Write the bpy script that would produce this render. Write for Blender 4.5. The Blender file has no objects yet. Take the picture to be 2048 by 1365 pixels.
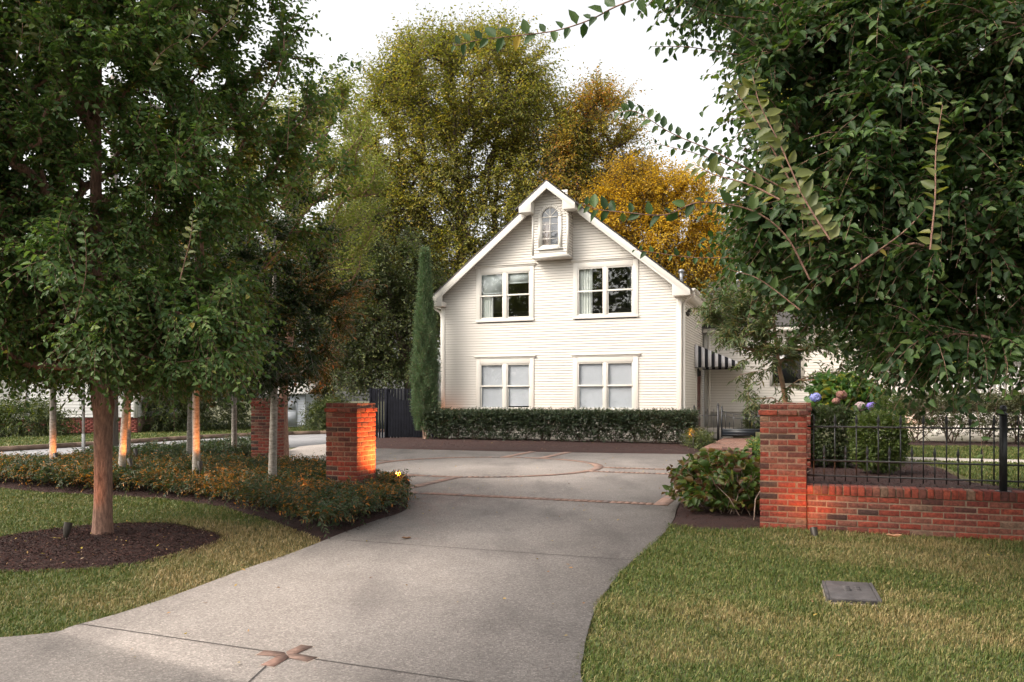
import bpy, math, random
import numpy as np
from mathutils import Vector, Matrix

RNG = np.random.default_rng(7)
random.seed(7)
C = bpy.context.scene.collection
F, CX, HY, H = 1600.0, 1024.0, 796.0, 1.46
TH = math.radians(20.57)
CT, ST = math.cos(TH), math.sin(TH)
HO = np.array([-2.5, 28.6, 0.0])              # house corner: front left

def gp(px, py, z=0.0):                        # ground point seen at a photo pixel
    Y = (H - z) * F / (py - HY)
    return np.array([(px - CX) / F * Y, Y, z])
def pp(px, py, Y):                            # point at depth Y seen at a photo pixel
    return np.array([(px - CX) / F * Y, Y, H + (HY - py) * Y / F])
def loc(u, v, z=0.0):                         # house frame -> world
    return np.array([HO[0] + u * CT + v * ST, HO[1] - u * ST + v * CT, z])

# ------------------------------------------------------------------ mesh builder
class Geo:
    def __init__(s): s.v, s.f, s.n, s.attr = [], [], 0, []
    def add(s, verts, faces, mat=0):
        verts = np.asarray(verts, dtype=np.float64).reshape(-1, 3)
        faces = np.asarray(faces, dtype=np.int64)
        if faces.ndim == 1: faces = faces[None, :]
        s.v.append(verts); s.f.append((faces + s.n, mat)); s.n += len(verts)
        return s
    def box(s, x0, x1, y0, y1, z0, z1, mat=0, M=None):
        v = np.array([[x, y, z] for z in (z0, z1) for y in (y0, y1) for x in (x0, x1)], float)
        if M is not None: v = v @ np.asarray(M)[:3, :3].T + np.asarray(M)[:3, 3]
        return s.add(v, [[0, 2, 3, 1], [4, 5, 7, 6], [0, 1, 5, 4], [2, 6, 7, 3], [0, 4, 6, 2], [1, 3, 7, 5]], mat)
    def prism(s, pts, off, mat=0):            # closed outline (3-D) extruded by the vector off
        p = np.asarray(pts, float); n = len(p); off = np.asarray(off, float)
        v = np.vstack([p, p + off])
        s.v.append(v)
        s.f.append((np.array([list(range(n - 1, -1, -1))]) + s.n, mat))
        s.f.append((np.array([list(range(n, 2 * n))]) + s.n, mat))
        s.f.append((np.array([[i, (i + 1) % n, n + (i + 1) % n, n + i] for i in range(n)]) + s.n, mat))
        s.n += 2 * n
        return s
    def tube(s, pts, rad, sides=8, mat=0, cap=True):
        p = np.asarray(pts, float); n = len(p)
        rad = np.full(n, rad) if np.isscalar(rad) else np.asarray(rad, float)
        t = np.gradient(p, axis=0); t /= np.linalg.norm(t, axis=1)[:, None] + 1e-9
        a = np.array([0, 0, 1.0]) if abs(t[0, 2]) < .9 else np.array([1.0, 0, 0])
        b1 = np.cross(t, a); b1 /= np.linalg.norm(b1, axis=1)[:, None] + 1e-9
        b2 = np.cross(t, b1)
        ang = np.arange(sides) / sides * 2 * math.pi
        ring = p[:, None] + rad[:, None, None] * (np.cos(ang)[None, :, None] * b1[:, None] + np.sin(ang)[None, :, None] * b2[:, None])
        i = np.arange(n - 1)[:, None] * sides; j = np.arange(sides)[None]; k = (j + 1) % sides
        q = np.stack([i + j, i + k, i + sides + k, i + sides + j], -1).reshape(-1, 4)
        s.add(ring.reshape(-1, 3), q, mat)
        if cap:
            base = s.n - n * sides
            s.f.append((np.array([[base + x for x in range(sides)][::-1]]), mat))
            s.f.append((np.array([[base + (n - 1) * sides + x for x in range(sides)]]), mat))
        return s
    def tubes(s, P, R, sides=3, mat=0):       # many tubes at once: P (N,K,3), R (N,K)
        N, K, _ = P.shape
        t = np.gradient(P, axis=1); t /= np.linalg.norm(t, axis=2)[..., None] + 1e-9
        a = np.array([.37, .21, .9])
        b1 = np.cross(t, a); b1 /= np.linalg.norm(b1, axis=2)[..., None] + 1e-9
        b2 = np.cross(t, b1)
        ang = np.arange(sides) / sides * 2 * math.pi
        ring = P[:, :, None] + R[:, :, None, None] * (np.cos(ang)[:, None] * b1[:, :, None] + np.sin(ang)[:, None] * b2[:, :, None])
        i = (np.arange(N) * K * sides)[:, None, None] + (np.arange(K - 1) * sides)[None, :, None]
        j = np.arange(sides)[None, None]; k = (j + 1) % sides
        q = np.stack([i + j, i + k, i + sides + k, i + sides + j], -1).reshape(-1, 4)
        return s.add(ring.reshape(-1, 3), q, mat)
    def lathe(s, prof, org=(0, 0, 0), sides=10, mat=0):   # prof: (r,z) list
        org = np.asarray(org, float)
        ang = np.arange(sides) / sides * 2 * math.pi
        v = np.array([[r * math.cos(a), r * math.sin(a), z] for r, z in prof for a in ang]) + org
        n = len(prof)
        q = [[i * sides + j, i * sides + (j + 1) % sides, (i + 1) * sides + (j + 1) % sides, (i + 1) * sides + j] for i in range(n - 1) for j in range(sides)]
        return s.add(v, q, mat)
    def leaves(s, pos, d, up, L, W, fold=.25, curl=.15, mat=0):
        N = len(pos)
        d = d / (np.linalg.norm(d, axis=1)[:, None] + 1e-9)
        sd = np.cross(d, up); sd /= np.linalg.norm(sd, axis=1)[:, None] + 1e-9
        nr = np.cross(sd, d)
        L = np.broadcast_to(L, N)[:, None]; W = np.broadcast_to(W, N)[:, None]
        b = pos; f = fold * W
        p1 = pos + d * L * .33 + sd * W * .5 + nr * f
        p2 = pos + d * L * .68 + sd * W * .38 + nr * (f * .7 - curl * L * .35)
        tip = pos + d * L - nr * curl * L
        q1 = pos + d * L * .33 - sd * W * .5 + nr * f
        q2 = pos + d * L * .68 - sd * W * .38 + nr * (f * .7 - curl * L * .35)
        v = np.stack([b, p1, p2, tip, q2, q1], 1).reshape(-1, 3)
        i = np.arange(N)[:, None] * 6
        fa = np.concatenate([i + np.array([[0, 1, 2, 3]]), i + np.array([[0, 3, 4, 5]])], 1).reshape(-1, 4)
        return s.add(v, fa, mat)
    def build(s, name, mats, parent=None, smooth=False, bevel=0, attr=None):
        V = np.concatenate(s.v)
        me = bpy.data.meshes.new(name)
        me.vertices.add(len(V)); me.vertices.foreach_set('co', V.astype(np.float32).ravel())
        tot, lv, mi = [], [], []
        for fa, m in s.f:
            tot.append(np.full(len(fa), fa.shape[1])); lv.append(fa.ravel()); mi.append(np.full(len(fa), m))
        tot = np.concatenate(tot); lv = np.concatenate(lv); mi = np.concatenate(mi)
        st = np.concatenate([[0], np.cumsum(tot)[:-1]])
        me.loops.add(len(lv)); me.loops.foreach_set('vertex_index', lv.astype(np.int32))
        me.polygons.add(len(tot)); me.polygons.foreach_set('loop_start', st.astype(np.int32))
        me.polygons.foreach_set('loop_total', tot.astype(np.int32))
        me.polygons.foreach_set('material_index', mi.astype(np.int32))
        if smooth: me.polygons.foreach_set('use_smooth', np.ones(len(tot), bool))
        for m in (mats if isinstance(mats, (list, tuple)) else [mats]): me.materials.append(m)
        if attr is not None:
            a = me.attributes.new('dry', 'FLOAT', 'POINT'); a.data.foreach_set('value', np.asarray(attr, np.float32))
        me.update(calc_edges=True); me.validate()
        o = bpy.data.objects.new(name, me); C.objects.link(o)
        if parent is not None: o.parent = parent
        if bevel:
            b = o.modifiers.new('bevel', 'BEVEL'); b.width = bevel; b.segments = 2; b.limit_method = 'ANGLE'
        return o

def thing(name, label, cat, pos=(0, 0, 0), rz=0.0, group=None):
    o = bpy.data.objects.new(name, None); C.objects.link(o)
    o.location = pos; o.rotation_euler = (0, 0, rz); o.empty_display_size = .2
    return tag(o, label, cat, group)
def tag(o, label, cat, group=None, kind=None):
    if label: o['label'] = label
    if cat: o['category'] = cat
    if group: o['group'] = group
    if kind: o['kind'] = kind
    return o
def struct(o, label=None): 
    o['kind'] = 'structure'
    if label: o['label'] = label
    return o
def recenter(o, p):                            # put a one-mesh thing's origin at its base
    p = np.asarray(p, float)
    me = o.data; n = len(me.vertices); co = np.empty(n * 3, np.float32); me.vertices.foreach_get('co', co)
    me.vertices.foreach_set('co', (co.reshape(-1, 3) - p).astype(np.float32).ravel()); me.update()
    o.location = p
    return o

# ------------------------------------------------------------------ materials
MATS = {}
def nodes(name):
    m = bpy.data.materials.new(name); m.use_nodes = True
    nt = m.node_tree; return m, nt, nt.nodes, nt.links, nt.nodes['Principled BSDF']
def ramp(N, cols):
    r = N.new('ShaderNodeValToRGB'); e = r.color_ramp.elements
    while len(e) < len(cols): e.new(.5)
    for i, (p, c) in enumerate(cols): e[i].position = p; e[i].color = (*c, 1)
    return r
def mat_plain(name, col, rough=.6, noise=.12, scale=8, metal=0, bump=0, bscale=60, spec=.5):
    if name in MATS: return MATS[name]
    m, nt, N, Lk, P = nodes(name)
    P.inputs['Roughness'].default_value = rough; P.inputs['Metallic'].default_value = metal
    P.inputs['Specular IOR Level'].default_value = spec
    tc = N.new('ShaderNodeTexCoord'); nz = N.new('ShaderNodeTexNoise'); nz.inputs['Scale'].default_value = scale; nz.inputs['Detail'].default_value = 6
    Lk.new(tc.outputs['Object'], nz.inputs['Vector'])
    c = np.array(col)
    r = ramp(N, [(.3, tuple(c * (1 - noise))), (.7, tuple(np.minimum(c * (1 + noise), 1)))])
    Lk.new(nz.outputs['Fac'], r.inputs[0]); Lk.new(r.outputs[0], P.inputs['Base Color'])
    if bump:
        n2 = N.new('ShaderNodeTexNoise'); n2.inputs['Scale'].default_value = bscale; n2.inputs['Detail'].default_value = 4
        Lk.new(tc.outputs['Object'], n2.inputs['Vector'])
        b = N.new('ShaderNodeBump'); b.inputs['Strength'].default_value = bump; b.inputs['Distance'].default_value = .01
        Lk.new(n2.outputs['Fac'], b.inputs['Height']); Lk.new(b.outputs[0], P.inputs['Normal'])
    MATS[name] = m; return m
def mat_island(name, cols, rough=.8, noise_scale=30, noise_amt=.35, bump=.3, bscale=80):   # each island its own tint
    m, nt, N, Lk, P = nodes(name)
    P.inputs['Roughness'].default_value = rough
    g = N.new('ShaderNodeNewGeometry'); r = ramp(N, cols); Lk.new(g.outputs['Random Per Island'], r.inputs[0])
    tc = N.new('ShaderNodeTexCoord'); nz = N.new('ShaderNodeTexNoise'); nz.inputs['Scale'].default_value = noise_scale; nz.inputs['Detail'].default_value = 8; nz.inputs['Roughness'].default_value = .65
    Lk.new(tc.outputs['Object'], nz.inputs['Vector'])
    rr = ramp(N, [(.3, (1 - noise_amt,) * 3), (.7, (1 + noise_amt,) * 3)]); Lk.new(nz.outputs['Fac'], rr.inputs[0])
    mx = N.new('ShaderNodeMix'); mx.data_type = 'RGBA'; mx.blend_type = 'MULTIPLY'; mx.inputs[0].default_value = 1
    Lk.new(r.outputs[0], mx.inputs[6]); Lk.new(rr.outputs[0], mx.inputs[7]); Lk.new(mx.outputs[2], P.inputs['Base Color'])
    b = N.new('ShaderNodeBump'); b.inputs['Strength'].default_value = bump; b.inputs['Distance'].default_value = .008
    n2 = N.new('ShaderNodeTexNoise'); n2.inputs['Scale'].default_value = bscale; n2.inputs['Detail'].default_value = 6
    Lk.new(tc.outputs['Object'], n2.inputs['Vector']); Lk.new(n2.outputs['Fac'], b.inputs['Height']); Lk.new(b.outputs[0], P.inputs['Normal'])
    MATS[name] = m; return m
def mat_leaf(name, cols, rough=.45, trans=.3, tint=(1.3, 1.35, .6), patch=None, pscale=.6, spec=.5):
    m, nt, N, Lk, P = nodes(name)
    P.inputs['Roughness'].default_value = rough; P.inputs['Specular IOR Level'].default_value = spec
    g = N.new('ShaderNodeNewGeometry'); r = ramp(N, cols); Lk.new(g.outputs['Random Per Island'], r.inputs[0])
    col = r.outputs[0]
    if patch:
        tc = N.new('ShaderNodeTexCoord'); nz = N.new('ShaderNodeTexNoise'); nz.inputs['Scale'].default_value = pscale; nz.inputs['Detail'].default_value = 3
        Lk.new(tc.outputs['Object'], nz.inputs['Vector'])
        rr = ramp(N, [(.45, (0, 0, 0)), (.62, (1, 1, 1))]); Lk.new(nz.outputs['Fac'], rr.inputs[0])
        r2 = ramp(N, patch); Lk.new(g.outputs['Random Per Island'], r2.inputs[0])
        mx = N.new('ShaderNodeMix'); mx.data_type = 'RGBA'
        Lk.new(rr.outputs[0], mx.inputs[0]); Lk.new(col, mx.inputs[6]); Lk.new(r2.outputs[0], mx.inputs[7]); col = mx.outputs[2]
    Lk.new(col, P.inputs['Base Color'])
    t = N.new('ShaderNodeBsdfTranslucent')
    mt = N.new('ShaderNodeMix'); mt.data_type = 'RGBA'; mt.blend_type = 'MULTIPLY'; mt.inputs[0].default_value = 1
    mt.inputs[7].default_value = (*tint, 1); Lk.new(col, mt.inputs[6]); Lk.new(mt.outputs[2], t.inputs['Color'])
    ms = N.new('ShaderNodeMixShader'); ms.inputs[0].default_value = trans
    Lk.new(P.outputs[0], ms.inputs[1]); Lk.new(t.outputs[0], ms.inputs[2])
    Lk.new(ms.outputs[0], N['Material Output'].inputs['Surface'])
    MATS[name] = m; return m
def mat_glass(name, tint=(1, 1, 1), refl=1.0):
    m, nt, N, Lk, P = nodes(name); N.remove(P)
    tr = N.new('ShaderNodeBsdfTransparent'); tr.inputs[0].default_value = (*tint, 1)
    gl = N.new('ShaderNodeBsdfGlossy'); gl.inputs['Roughness'].default_value = .01; gl.inputs['Color'].default_value = (.95, .97, 1, 1)
    lw = N.new('ShaderNodeLayerWeight'); lw.inputs['Blend'].default_value = .5
    fr = N.new('ShaderNodeMapRange'); fr.inputs['From Min'].default_value = 0; fr.inputs['From Max'].default_value = 1; fr.inputs['To Min'].default_value = .10; fr.inputs['To Max'].default_value = .9
    pw = N.new('ShaderNodeMath'); pw.operation = 'POWER'; pw.inputs[1].default_value = 4; Lk.new(lw.outputs['Facing'], pw.inputs[0]); Lk.new(pw.outputs[0], fr.inputs['Value'])
    ms = N.new('ShaderNodeMixShader')
    Lk.new(fr.outputs[0], ms.inputs[0]); Lk.new(tr.outputs[0], ms.inputs[1]); Lk.new(gl.outputs[0], ms.inputs[2])
    Lk.new(ms.outputs[0], N['Material Output'].inputs['Surface'])
    MATS[name] = m; return m
def mat_emit(name, col, s):
    m, nt, N, Lk, P = nodes(name)
    P.inputs['Base Color'].default_value = (.9, .8, .6, 1); P.inputs['Emission Color'].default_value = (*col, 1); P.inputs['Emission Strength'].default_value = s
    return m
def mat_bark(name, c1, c2, scale=(18, 18, 3), bump=.6):
    m, nt, N, Lk, P = nodes(name)
    P.inputs['Roughness'].default_value = .85
    tc = N.new('ShaderNodeTexCoord'); mp = N.new('ShaderNodeMapping'); mp.inputs['Scale'].default_value = scale
    nz = N.new('ShaderNodeTexNoise'); nz.inputs['Scale'].default_value = 1.6; nz.inputs['Detail'].default_value = 8; nz.inputs['Roughness'].default_value = .7
    Lk.new(tc.outputs['Object'], mp.inputs[0]); Lk.new(mp.outputs[0], nz.inputs['Vector'])
    r = ramp(N, [(.32, c1), (.52, tuple((np.array(c1) + np.array(c2)) / 2)), (.7, c2)])
    Lk.new(nz.outputs['Fac'], r.inputs[0]); Lk.new(r.outputs[0], P.inputs['Base Color'])
    b = N.new('ShaderNodeBump'); b.inputs['Strength'].default_value = bump; b.inputs['Distance'].default_value = .02
    Lk.new(nz.outputs['Fac'], b.inputs['Height']); Lk.new(b.outputs[0], P.inputs['Normal'])
    MATS[name] = m; return m

WHITE = mat_plain('white_paint', (.63, .595, .545), .55, .03, 1.2)
TRIM = mat_plain('trim_paint', (.66, .63, .58), .5, .02, 2)
GROOVE_SHADE = mat_plain('groove_shade', (.38, .335, .295), .9, .15, 3)  # lap shadow line put into the colour of the siding grooves
SHADE_WHITE = mat_plain('old_white_paint', (.72, .71, .68), .6, .06, 1)
SHINGLE = mat_island('dark_shingle', [(0, (.035, .033, .035)), (1, (.07, .065, .065))], .9, 12, .3)
BRICK = mat_island('red_brick', [(0, (.165, .029, .017)), (.3, (.22, .046, .026)), (.5, (.13, .027, .019)), (.68, (.18, .064, .043)), (.83, (.085, .026, .020)), (.94, (.036, .022, .019)), (1, (.23, .13, .085))], .92, 26, .62, .8, 80)
MORTAR = mat_plain('mortar', (.20, .14, .10), .95, .25, 40, bump=.6, bscale=120)
PAVER = mat_island('brick_paver', [(0, (.25, .155, .12)), (.5, (.30, .19, .15)), (.8, (.225, .145, .12)), (.93, (.17, .135, .125)), (1, (.31, .235, .19))], .85, 18, .25, .25, 70)
IRON = mat_plain('black_iron', (.018, .018, .02), .45, .2, 20)
GATEM = mat_plain('blue_black_iron', (.014, .018, .024), .4, .2, 20)
STEEL = mat_plain('galvanised_steel', (.32, .34, .36), .5, .15, 14, metal=.6)
DOOR = mat_plain('brown_red_door', (.13, .045, .035), .5, .2, 6)
CURT = mat_plain('pale_curtain', (.62, .66, .63), .9, .06, 5)
BLIND = mat_plain('white_blind', (.48, .51, .55), .8, .03, 3)
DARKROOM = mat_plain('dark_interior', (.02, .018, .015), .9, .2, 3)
GLASS = mat_glass('window_glass')
CHAR = mat_plain('charcoal_fence_stain', (.0065, .007, .0105), .95, .3, 5, bump=.3, bscale=30, spec=.15)
BLACKFAB = mat_plain('black_canvas', (.014, .015, .022), .85, .1, 8)
WHITEFAB = mat_plain('white_canvas', (.66, .65, .68), .85, .05, 8)
BRONZE = mat_plain('dark_bronze_metal', (.05, .042, .035), .5, .2, 20, metal=.4)
CASTIRON = mat_plain('cast_cover', (.075, .068, .07), .5, .35, 14, bump=.35, bscale=90)
CONC_LT = mat_plain('pale_concrete', (.42, .38, .34), .9, .15, 10, bump=.3)
LENS = mat_emit('lit_lens', (1.0, .62, .22), 10)

BARK = mat_bark('red_brown_bark', (.10, .05, .036), (.42, .24, .17), (34, 34, 7), 1.0)
PALEBARK = mat_bark('pale_grey_bark', (.16, .135, .115), (.46, .42, .37), (10, 10, 22), .35)
DARKBARK = mat_bark('dark_bark', (.035, .022, .016), (.11, .075, .055), (8, 8, 2), .6)

L_NEAR = mat_leaf('deep_green_leaf', [(0, (.044, .092, .026)), (.5, (.080, .142, .038)), (.9, (.13, .20, .055)), (.994, (.18, .24, .065)), (1, (.34, .24, .04))], .5, .34, spec=.35)
L_SHOOT = mat_leaf('young_green_leaf', [(0, (.075, .10, .022)), (.6, (.115, .135, .032)), (1, (.17, .17, .045))], .5, .38)
L_RIGHT = mat_leaf('dark_glossy_leaf', [(0, (.022, .050, .016)), (.5, (.042, .084, .024)), (.9, (.075, .125, .034)), (.997, (.11, .155, .042)), (1, (.34, .24, .04))], .5, .32, spec=.3)
L_HOLLY = mat_leaf('holly_leaf', [(0, (.022, .044, .018)), (.6, (.042, .070, .026)), (.93, (.07, .09, .032)), (1, (.22, .11, .04))], .5, .2, spec=.25)
L_WISPY = mat_leaf('light_green_leaf', [(0, (.12, .16, .03)), (.6, (.19, .225, .045)), (1, (.27, .27, .06))], .5, .4)
L_BIG = mat_leaf('yellow_green_leaf', [(0, (.16, .175, .025)), (.5, (.27, .26, .035)), (.85, (.38, .32, .045)), (1, (.50, .34, .05))], .55, .4,
                 patch=[(0, (.11, .135, .02)), (.7, (.19, .20, .03)), (1, (.32, .25, .04))], pscale=.35)
L_RUST = mat_leaf('rusty_green_leaf', [(0, (.22, .19, .03)), (.5, (.36, .25, .035)), (.85, (.50, .27, .035)), (1, (.55, .18, .04))], .55, .4,
                  patch=[(0, (.15, .16, .025)), (.7, (.26, .22, .03)), (1, (.40, .24, .03))], pscale=.4)
L_GOLD = mat_leaf('golden_leaf', [(0, (.48, .30, .014)), (.5, (.66, .43, .02)), (1, (.80, .54, .03))], .6, .5, tint=(1.15, 1.05, .7),
                  patch=[(0, (.22, .17, .02)), (.6, (.46, .30, .016)), (1, (.66, .40, .02))], pscale=.5)
L_DARK = mat_leaf('shady_green_leaf', [(0, (.036, .058, .018)), (.7, (.07, .096, .026)), (1, (.15, .165, .036))], .55, .3)
L_NARROW = mat_leaf('narrow_olive_leaf', [(0, (.06, .092, .036)), (.6, (.10, .142, .055)), (.9, (.155, .18, .075)), (1, (.22, .17, .07))], .5, .3)
L_HEDGE = mat_leaf('hedge_leaf', [(0, (.022, .042, .024)), (.6, (.040, .066, .034)), (.93, (.07, .09, .04)), (1, (.11, .08, .05))], .4, .2)
L_OLIVEHEDGE = mat_leaf('olive_hedge_leaf', [(0, (.045, .06, .026)), (.6, (.08, .092, .038)), (1, (.13, .12, .055))], .5, .25)
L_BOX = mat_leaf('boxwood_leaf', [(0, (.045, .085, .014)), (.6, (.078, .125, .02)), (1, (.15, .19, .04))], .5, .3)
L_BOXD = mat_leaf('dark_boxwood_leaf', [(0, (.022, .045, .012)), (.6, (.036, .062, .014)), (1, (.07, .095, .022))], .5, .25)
L_CYP = mat_leaf('cypress_spray', [(0, (.05, .105, .045)), (.5, (.085, .155, .066)), (.85, (.125, .20, .09)), (1, (.14, .12, .05))], .7, .2)
L_NAND = mat_leaf('groundcover_leaf', [(0, (.032, .060, .028)), (.55, (.058, .09, .038)), (.86, (.075, .075, .03)), (.95, (.20, .095, .028)), (1, (.45, .17, .03))], .5, .3,
                  patch=[(0, (.04, .072, .03)), (.5, (.085, .095, .035)), (.7, (.32, .14, .03)), (1, (.62, .25, .04))], pscale=1.9)  # own orange tips, strengthened by lamp glow put into the leaf colour
L_NAND2 = mat_leaf('green_groundcover_leaf', [(0, (.03, .055, .025)), (.7, (.05, .08, .035)), (.95, (.09, .1, .04)), (1, (.2, .1, .03))], .5, .3)
L_HYD = mat_leaf('hydrangea_leaf', [(0, (.04, .08, .018)), (.4, (.07, .115, .024)), (.62, (.14, .17, .035)), (.74, (.12, .08, .03)), (.88, (.10, .035, .03)), (1, (.22, .16, .03))], .5, .35)
L_HYD2 = mat_leaf('bright_hydrangea_leaf', [(0, (.05, .12, .03)), (.6, (.08, .17, .04)), (.85, (.2, .24, .05)), (1, (.34, .28, .04))], .5, .35)
L_DRY = mat_leaf('dry_leaf', [(0, (.20, .10, .05)), (.5, (.32, .19, .08)), (.8, (.42, .30, .06)), (1, (.45, .36, .05))], .8, .15)
BERRY = mat_plain('yellow_berry', (.42, .40, .05), .5, .2, 20)
FLOWER_B = mat_island('blue_flower', [(0, (.20, .24, .62)), (.6, (.32, .36, .72)), (1, (.45, .42, .75))], .7, 30, .2, 0)
FLOWER_P = mat_island('violet_flower', [(0, (.16, .12, .58)), (.6, (.30, .18, .62)), (1, (.24, .28, .70))], .7, 30, .2, 0)
FLOWER_D = mat_island('dried_flower', [(0, (.22, .09, .075)), (.6, (.30, .15, .12)), (1, (.36, .20, .15))], .8, 30, .2, 0)
FLOWER_G = mat_island('faded_flower', [(0, (.36, .26, .27)), (.6, (.45, .33, .34)), (1, (.35, .36, .3))], .8, 30, .2, 0)

def mat_concrete():
    m, nt, N, Lk, P = nodes('exposed_aggregate_concrete'); P.inputs['Roughness'].default_value = .85
    tc = N.new('ShaderNodeTexCoord'); O = tc.outputs['Object']
    def noise(sc, det=5, ro=.6, vec=None):
        n = N.new('ShaderNodeTexNoise'); n.inputs['Scale'].default_value = sc; n.inputs['Detail'].default_value = det; n.inputs['Roughness'].default_value = ro
        Lk.new(vec or O, n.inputs['Vector']); return n.outputs['Fac']
    base = ramp(N, [(.3, (.185, .165, .155)), (.55, (.24, .216, .203)), (.75, (.285, .258, .242))])
    Lk.new(noise(.55, 7, .62), base.inputs[0])
    mp = N.new('ShaderNodeMapping'); mp.inputs['Rotation'].default_value = (0, 0, .18); mp.inputs['Scale'].default_value = (1.35, .42, 1); Lk.new(O, mp.inputs[0])
    st = ramp(N, [(.33, (.50, .49, .50)), (.50, (1, 1, 1)), (.7, (1.1, 1.08, 1.06))]); Lk.new(noise(1.0, 4, .55, mp.outputs[0]), st.inputs[0])
    m1 = N.new('ShaderNodeMix'); m1.data_type = 'RGBA'; m1.blend_type = 'MULTIPLY'; m1.inputs[0].default_value = .6
    Lk.new(base.outputs[0], m1.inputs[6]); Lk.new(st.outputs[0], m1.inputs[7])
    vo = N.new('ShaderNodeTexVoronoi'); vo.inputs['Scale'].default_value = 95; Lk.new(O, vo.inputs['Vector'])
    sp = ramp(N, [(0, (.62, .58, .56)), (.5, (1.0, .98, .96)), (.85, (1.2, 1.18, 1.15)), (1, (1.75, 1.7, 1.65))])
    sx = N.new('ShaderNodeSeparateColor'); Lk.new(vo.outputs['Color'], sx.inputs[0]); Lk.new(sx.outputs[0], sp.inputs[0])
    m2 = N.new('ShaderNodeMix'); m2.data_type = 'RGBA'; m2.blend_type = 'MULTIPLY'; m2.inputs[0].default_value = .8
    Lk.new(m1.outputs[2], m2.inputs[6]); Lk.new(sp.outputs[0], m2.inputs[7]); Lk.new(m2.outputs[2], P.inputs['Base Color'])
    b = N.new('ShaderNodeBump'); b.inputs['Strength'].default_value = .5; b.inputs['Distance'].default_value = .004
    Lk.new(vo.outputs['Distance'], b.inputs['Height']); Lk.new(b.outputs[0], P.inputs['Normal'])
    return m
CONC = mat_concrete()
def mat_ground(name, cols, scale, fine, bump=.5, rough=.95):
    m, nt, N, Lk, P = nodes(name); P.inputs['Roughness'].default_value = rough
    tc = N.new('ShaderNodeTexCoord')
    n1 = N.new('ShaderNodeTexNoise'); n1.inputs['Scale'].default_value = scale; n1.inputs['Detail'].default_value = 8; n1.inputs['Roughness'].default_value = .7
    n2 = N.new('ShaderNodeTexNoise'); n2.inputs['Scale'].default_value = fine; n2.inputs['Detail'].default_value = 6; n2.inputs['Roughness'].default_value = .75
    Lk.new(tc.outputs['Object'], n1.inputs['Vector']); Lk.new(tc.outputs['Object'], n2.inputs['Vector'])
    r = ramp(N, cols); Lk.new(n1.outputs['Fac'], r.inputs[0])
    r2 = ramp(N, [(.3, (.6, .6, .6)), (.7, (1.35, 1.35, 1.35))]); Lk.new(n2.outputs['Fac'], r2.inputs[0])
    mx = N.new('ShaderNodeMix'); mx.data_type = 'RGBA'; mx.blend_type = 'MULTIPLY'; mx.inputs[0].default_value = 1
    Lk.new(r.outputs[0], mx.inputs[6]); Lk.new(r2.outputs[0], mx.inputs[7]); Lk.new(mx.outputs[2], P.inputs['Base Color'])
    b = N.new('ShaderNodeBump'); b.inputs['Strength'].default_value = bump; b.inputs['Distance'].default_value = .02
    Lk.new(n2.outputs['Fac'], b.inputs['Height']); Lk.new(b.outputs[0], P.inputs['Normal'])
    return m
SOIL = mat_ground('lawn_soil', [(.3, (.055, .06, .022)), (.55, (.085, .085, .032)), (.75, (.15, .12, .05))], 1.2, 40)
ASPHALT = mat_ground('asphalt', [(.3, (.20, .20, .21)), (.7, (.27, .265, .275))], .8, 120, .2)
MULCH = mat_ground('mulch', [(.3, (.019, .0055, .004)), (.7, (.042, .0115, .0075))], 6, 60, 1)
CHIP = mat_island('mulch_chip', [(0, (.016, .005, .004)), (.6, (.042, .0115, .0078)), (.93, (.065, .022, .015)), (.988, (.10, .05, .036)), (1, (.42, .32, .22))], .9, 40, .2, 0)
def mat_grass(name, greens, straws):
    m, nt, N, Lk, P = nodes(name); P.inputs['Roughness'].default_value = .6
    g = N.new('ShaderNodeNewGeometry'); r1 = ramp(N, greens); r2 = ramp(N, straws)
    Lk.new(g.outputs['Random Per Island'], r1.inputs[0]); Lk.new(g.outputs['Random Per Island'], r2.inputs[0])
    a = N.new('ShaderNodeAttribute'); a.attribute_name = 'dry'
    mx = N.new('ShaderNodeMix'); mx.data_type = 'RGBA'; Lk.new(a.outputs['Fac'], mx.inputs[0]); Lk.new(r1.outputs[0], mx.inputs[6]); Lk.new(r2.outputs[0], mx.inputs[7])
    Lk.new(mx.outputs[2], P.inputs['Base Color'])
    t = N.new('ShaderNodeBsdfTranslucent'); Lk.new(mx.outputs[2], t.inputs[0])
    ms = N.new('ShaderNodeMixShader'); ms.inputs[0].default_value = .3; Lk.new(P.outputs[0], ms.inputs[1]); Lk.new(t.outputs[0], ms.inputs[2])
    Lk.new(ms.outputs[0], N['Material Output'].inputs['Surface'])
    return m
GRASS = mat_grass('lawn_blade', [(0, (.038, .075, .010)), (.5, (.072, .118, .016)), (.85, (.125, .165, .028)), (1, (.26, .22, .07))],
                  [(0, (.12, .115, .034)), (.3, (.25, .185, .072)), (.7, (.37, .265, .115)), (1, (.50, .38, .20))])

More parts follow.
